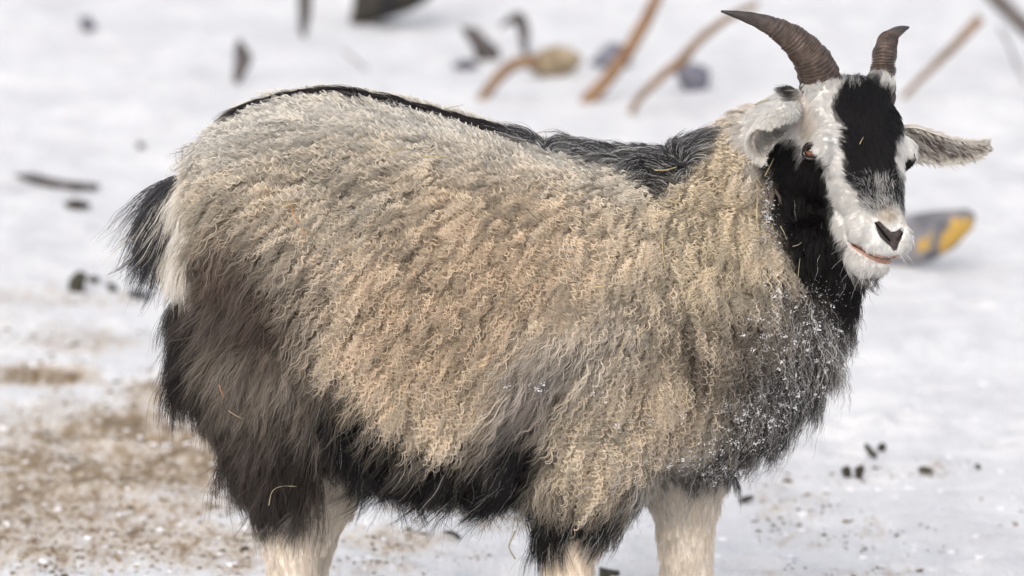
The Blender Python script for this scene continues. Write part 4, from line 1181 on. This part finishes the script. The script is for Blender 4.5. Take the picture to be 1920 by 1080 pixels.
def branch(name, pts, mat, label, cat, lean=0.0, seed=0, sink=0.03, n=28):
    """pts (px, py, width px); stands in the snow at its first point"""
    g = gpos(pts[0][0], pts[0][1]); k = mpp(g)
    q = cr(np.array(pts, float), n)
    C = np.array([at(a, b_, g[1] + lean * (pts[0][1] - b_) * k) for a, b_, w in q]); r = q[:, 2] * .5 * k
    C[0] -= np.array([0, 0, sink])
    R = tube_rings(C, r, 14)
    P = R.reshape(-1, 3); dv = nrm(P - np.repeat(C, 14, 0))
    P = P + dv * (0.12 * np.repeat(r, 14) * noise(P, 22, seed, 2))[:, None]
    V, F = rings_to_mesh(P.reshape(R.shape)); return thing(mesh_obj(name, V, F, mat), label, cat)
branch('branch', [(1098, 192, 30), (1122, 168, 28), (1155, 128, 27), (1188, 78, 27), (1216, 28, 25), (1236, -18, 24), (1262, -90, 20)], M_wood, 'thick tan branch rising out of the snow behind the shoulders', 'branch', .3, 1)
branch('branch', [(1180, 212, 14), (1206, 176, 15), (1242, 142, 18), (1276, 116, 22), (1306, 80, 17), (1350, 44, 15), (1388, 22, 14), (1421, 8, 12)], M_wood2, 'thin knotted tan branch running up to the near horn tip', 'branch', .3, 2)
branch('branch', [(902, 186, 22), (925, 156, 23), (950, 130, 23), (975, 117, 24), (1012, 113, 22)], M_wood2, 'bent brown branch arching from the back to the tan rock', 'branch', .2, 3)
branch('branch', [(1692, 184, 11), (1722, 152, 12), (1765, 110, 15), (1805, 70, 18), (1838, 34, 21)], M_wood2, 'slim tan branch slanting up beyond the far horn', 'branch', .3, 4)
branch('branch', [(1990, 130, 26), (1955, 84, 29), (1915, 44, 32), (1878, 8, 32), (1840, -30, 26)], M_twig, 'grey branch crossing the top right corner', 'branch', .2, 5)
branch('twig', [(948, 44, 8), (962, 40, 12), (974, 34, 16)][::-1] and [(986, 100, 10), (983, 76, 18), (981, 54, 24), (972, 34, 26), (956, 38, 16), (938, 48, 9)], M_grey, 'dark crooked twig end sticking up right of the hooked bark piece', 'twig', .2, 6)
branch('twig', [(1925, 160, 4), (1905, 118, 5), (1890, 80, 5), (1872, 50, 4)], M_twig, 'thin twig in the snow below the corner branch', 'twig', .2, 7)
branch('twig', [(690, 132, 3), (665, 112, 4), (640, 92, 3)], M_twig, 'faint thin twig in snow above the rump', 'twig', .1, 8)

# ------------------------------------------------------------------ crumbs of soil and straw on the ground
ICO = None
def ico():
    t = (1 + 5 ** .5) / 2
    v = nrm(np.array([(-1,t,0),(1,t,0),(-1,-t,0),(1,-t,0),(0,-1,t),(0,1,t),(0,-1,-t),(0,1,-t),(t,0,-1),(t,0,1),(-t,0,-1),(-t,0,1)], float))
    f = np.array([(0,11,5),(0,5,1),(0,1,7),(0,7,10),(0,10,11),(1,5,9),(5,11,4),(11,10,2),(10,7,6),(7,1,8),(3,9,4),(3,4,2),(3,2,6),(3,6,8),(3,8,9),(4,9,5),(2,4,11),(6,2,10),(8,6,7),(9,8,1)])
    return v, f
IV, IF = ico()
def crumbs(name, P, size, mat, flat=.6, jit=.35, colors=None):
    n = len(P)
    v = IV[None] * (1 + jit * rng.normal(size=(n, 12, 1))).clip(.4, 1.8) * (np.stack([1 + .4 * rng.random(n), .7 + .5 * rng.random(n), flat + .3 * rng.random(n)], -1)[:, None, :])
    a = rng.random(n) * 6.28; c_, s_ = np.cos(a), np.sin(a)
    x = v[:, :, 0] * c_[:, None] - v[:, :, 1] * s_[:, None]; y = v[:, :, 0] * s_[:, None] + v[:, :, 1] * c_[:, None]
    v = np.stack([x, y, v[:, :, 2]], -1) * size[:, None, None] + P[:, None, :]
    F = (IF[None] + (np.arange(n) * 12)[:, None, None]).reshape(-1, 3)
    me = bpy.data.meshes.new(name); V = v.reshape(-1, 3)
    me.vertices.add(len(V)); me.vertices.foreach_set('co', V.astype(np.float32).ravel())
    me.loops.add(F.size); me.loops.foreach_set('vertex_index', F.astype(np.int32).ravel())
    me.polygons.add(len(F)); me.polygons.foreach_set('loop_start', np.arange(0, F.size, 3, dtype=np.int32)); me.update(); me.validate()
    me.materials.append(mat); o = bpy.data.objects.new(name, me); COL.objects.link(o); o['kind'] = 'stuff'
    return o
M_soil = simple_mat('soil_crumb', (0.045, 0.034, 0.022), .9, .4, 9, .3, col2=(0.30, 0.21, 0.12))
M_snow = simple_mat('snow_clump', (0.84, 0.84, 0.87), .7, .03, 40, .3, spec=.2)
n = 60000
U = rng.uniform(-80, 2000, n); Vv = rng.uniform(560, 1120, n)
w = dirt_mask(U, Vv) * (0.6 + 0.8 * smooth(0.5 + 1.6 * noise(uv3(U / 60, Vv / 22), 1.0, 90, 2)))
keep = rng.random(n) < np.clip(w - 0.08, 0, 1) ** 1.2 * 0.8
Pc = np.array([ground_at(a, b_) for a, b_ in zip(U[keep], Vv[keep])]); Pc[:, 2] = ground_height(Pc[:, 0], Pc[:, 1])
o = crumbs('soil_crumbs', Pc, (np.exp(rng.normal(size=len(Pc)) * .6) * 1.8 * PX).clip(.6 * PX, 8 * PX), M_soil); o['label'] = 'brown soil crumbs strewn over the trodden snow'
n = 3800
U = rng.uniform(-80, 2000, n); Vv = 640 + 480 * rng.random(n) ** .7
Pc = np.array([ground_at(a, b_) for a, b_ in zip(U, Vv)]); Pc[:, 2] = ground_height(Pc[:, 0], Pc[:, 1]) - .002
o = crumbs('snow_clods', Pc, (np.exp(rng.normal(size=n) * .6) * 3.2 * PX).clip(1 * PX, 13 * PX), M_snow, flat=.35); o['label'] = 'small clods of snow on the ground'
# short bits of old straw trodden into the snow
n = 420
U = rng.uniform(-60, 1500, 4000); Vv = rng.uniform(640, 1110, 4000); kk = rng.random(4000) < dirt_mask(U, Vv) * .3
sp = Soup()
for a, b_ in zip(U[kk][:n], Vv[kk][:n]):
    p = ground_at(a, b_); p[2] = gz(p[0], p[1]) + .002; an = rng.random() * 3.14; l = (8 + 18 * rng.random()) * PX
    d = np.array([math.cos(an), math.sin(an) , .12 * rng.normal()]) * l
    sp.tube(np.array([p, p + d * .5 + rng.normal(size=3) * .001, p + d]), .8 * PX, 4)
M_straw = simple_mat('straw', (0.40, 0.31, 0.15), .6, .25, 60, .2, col2=(0.58, 0.49, 0.28))
o = mesh_obj('straw_litter', sp.V, sp.F, M_straw); o['kind'] = 'stuff'; o['label'] = 'short straw bits trodden into the snow'

# ------------------------------------------------------------------ snow caught in the coat
def on_coat(px, py, off):
    iu, iv = int(px / 4), int(py / 4)
    if not (1 <= iu < 499 and 1 <= iv < 289): return None
    w = ZB[iv - 1:iv + 2, iu - 1:iu + 2]; w = w[w < 1e8]
    if len(w) < 4: return None
    d = ray(px, py)
    return CAM + d * ((np.median(w) - off * PX) / (d @ FWD))

snow_spots = [(1330, 885, 60, 26, 90), (1400, 800, 55, 45, 80), (1365, 765, 14, 12, 26), (1450, 790, 60, 60, 120), (1500, 700, 40, 80, 120), (1540, 620, 40, 60, 90), (1520, 570, 60, 40, 70), (1462, 560, 40, 50, 40),
  (1262, 860, 50, 20, 36), (1160, 860, 60, 30, 22), (1440, 400, 16, 60, 80), (1452, 470, 26, 50, 60), (1440, 335, 10, 30, 24), (1010, 728, 26, 14, 24), (945, 725, 16, 14, 8), (1100, 745, 50, 40, 14), (1430, 640, 50, 60, 60), (1330, 840, 70, 40, 60), (1480, 620, 60, 60, 70), (1230, 790, 80, 60, 30), (1560, 690, 30, 70, 60)]
SPt = []; SSz = []
for (cx, cy, rx, ry, k) in snow_spots:
    for _ in range(int(k * 0.9)):
        a = rng.random() * 6.28; r = rng.random() ** .7
        u, v = cx + rx * r * math.cos(a), cy + ry * r * math.sin(a)
        c0 = on_coat(u, v, -10 + 10 * rng.random())
        if c0 is None: continue
        m_ = rng.integers(2, 12); s0 = (0.42 + 1.3 * rng.random() ** 5) * PX
        for _k in range(m_):
            SPt.append(c0 + rng.normal(size=3) * (s0 * 1.2 + .7 * PX)); SSz.append(s0 * (.5 + .7 * rng.random()))
for (cx, cy, rx, ry, k) in snow_spots:            # fine frost over a wider area
    for _ in range(int(k * 2.2)):
        a = rng.random() * 6.28; r = rng.random() ** .6
        c0 = on_coat(cx + rx * 1.4 * r * math.cos(a), cy + ry * 1.4 * r * math.sin(a), -8 + 8 * rng.random())
        if c0 is not None: SPt.append(c0); SSz.append((.3 + .35 * rng.random()) * PX)
o = crumbs('snow_crumbs', np.array(SPt), np.array(SSz), M_snow, flat=.8, jit=.2); o['label'] = 'white crumbs of snow caught in the neck and chest wool'

# ------------------------------------------------------------------ straws and stems caught in the coat
M_stem = simple_mat('dry_stem', (0.32, 0.28, 0.17), .6, .2, 60, .2, col2=(0.46, 0.41, 0.28))
M_red = simple_mat('rusty_stem', (0.42, 0.17, 0.06), .6, .2, 60, .2, col2=(0.58, 0.30, 0.13))
STRAWS = [
 ([(726,289),(756,277),(787,269)], 1.3, M_straw, 36, 'pale straw slanting on the grey back wool, upper left of a pair'),
 ([(793,293),(826,293),(856,299)], 1.3, M_straw, 36, 'pale straw lying level on the grey back wool, lower right of a pair'),
 ([(1228,319),(1248,319),(1269,313)], 2.0, M_straw, 38, 'short thick straw across the black shoulder patch'),
 ([(1249,374),(1262,379),(1276,381)], 1.8, M_straw, 36, 'ochre straw at the lower end of the black shoulder patch'),
 ([(1241,438),(1243,478),(1249,512)], 1.5, M_straw, 36, 'long upright yellow straw on the neck wool below the black patch'),
 ([(1197,628),(1208,618),(1217,610)], 1.6, M_straw, 36, 'short straw slanting up on the shoulder wool'),
 ([(1171,633),(1163,660),(1156,687)], 1.1, M_straw, 36, 'thin upright straw left of the short slanting shoulder straw'),
 ([(1114,537),(1126,538),(1138,534)], 2.0, M_straw, 36, 'flat straw flake in the middle of the shoulder wool'),
 ([(1003,250),(1020,247),(1034,249)], 1.2, M_straw, 34, 'small straw on the grey withers hair'),
 ([(834,204),(852,200),(871,196)], 1.2, M_straw, 40, 'straw stuck in the dark spine stripe'),
 ([(531,388),(546,382),(561,381)], 1.8, M_straw, 36, 'pale straw on the hip touching the rusty stem'),
 ([(547,383),(549,402),(562,420),(574,446)], 1.5, M_red, 35, 'rusty bent stem hanging in the hip wool'),
 ([(504,948),(510,922),(527,912),(556,912)], 1.5, M_stem, 40, 'hooked pale stem in the dark hair of the hind leg'),
 ([(428,770),(442,779),(456,786)], 1.6, M_straw, 38, 'small ochre straw on the brown thigh hair'),
 ([(411,722),(415,735),(419,745)], 1.5, M_red, 40, 'tiny rusty straw on the back edge of the thigh'),
 ([(1420,372),(1419,410),(1423,442)], 1.7, M_straw, 40, 'upright straw in the neck wool below the near ear'),
 ([(1417,326),(1422,337),(1427,347)], 1.2, M_straw, 40, 'short thin straw just under the near ear'),
 ([(1434,330),(1442,315),(1451,297)], 1.5, M_straw, 34, 'yellow green straw leaning against the lower rim of the near ear'),
 ([(1496,522),(1498,502),(1500,484)], 1.0, M_stem, 32, 'thin upright stem on the black throat hair'),
 ([(1486,462),(1497,459),(1503,454)], 1.2, M_stem, 30, 'small stem across the black cheek hair'),
 ([(1463,424),(1470,436),(1475,450)], 1.3, M_stem, 32, 'bent stem at the left edge of the black cheek'),
 ([(1612,270),(1615,264),(1619,257)], 1.2, M_straw, 10, 'tiny yellow straw on the black forehead blaze'),
 ([(1289,734),(1287,752),(1292,770)], 1.6, M_straw, 38, 'short forked straw low on the shoulder wool'),
 ([(1356,800),(1366,822),(1368,850),(1371,880)], 1.2, M_stem, 38, 'long curved stem hanging on the snowy chest'),
 ([(1253,852),(1254,880),(1256,905)], 1.1, M_stem, 38, 'thin upright stem above the far foreleg'),
 ([(1416,196),(1428,190),(1443,186)], 2.6, M_stem, 26, 'brown stem on the white wool above the near ear'),
]
for k, (pts, w, mt_, off, lab) in enumerate(STRAWS):
    q = cr(np.array(pts, float), 9)
    C = []
    for a, b_ in q:
        c0 = on_coat(a, b_, 2.5)
        if c0 is None: c0 = at(a, b_, C[-1][1] if C else -.05)
        C.append(c0)
    C = np.array(C)
    yl = np.polyfit(np.arange(9), C[:, 1], 1); C = np.array([at(a, b_, np.polyval(yl, i)) for i, (a, b_) in enumerate(q)])
    V, F = rings_to_mesh(tube_rings(C, np.linspace(1, .5, 9) * w * .68 * PX, 6))
    thing(mesh_obj('straw', V, F, mt_), lab, 'straw', 'straws caught in the coat')
q = cr(np.array([(966, 995), (955, 1022), (957, 1033), (966, 1048)], float), 10)
C = np.array([at(a, b_, -.06) for a, b_ in q]); V, F = rings_to_mesh(tube_rings(C, 1.5 * PX, 6))
thing(mesh_obj('stem', V, F, M_stem), 'thin green brown stem dangling below the black belly hair', 'stem')
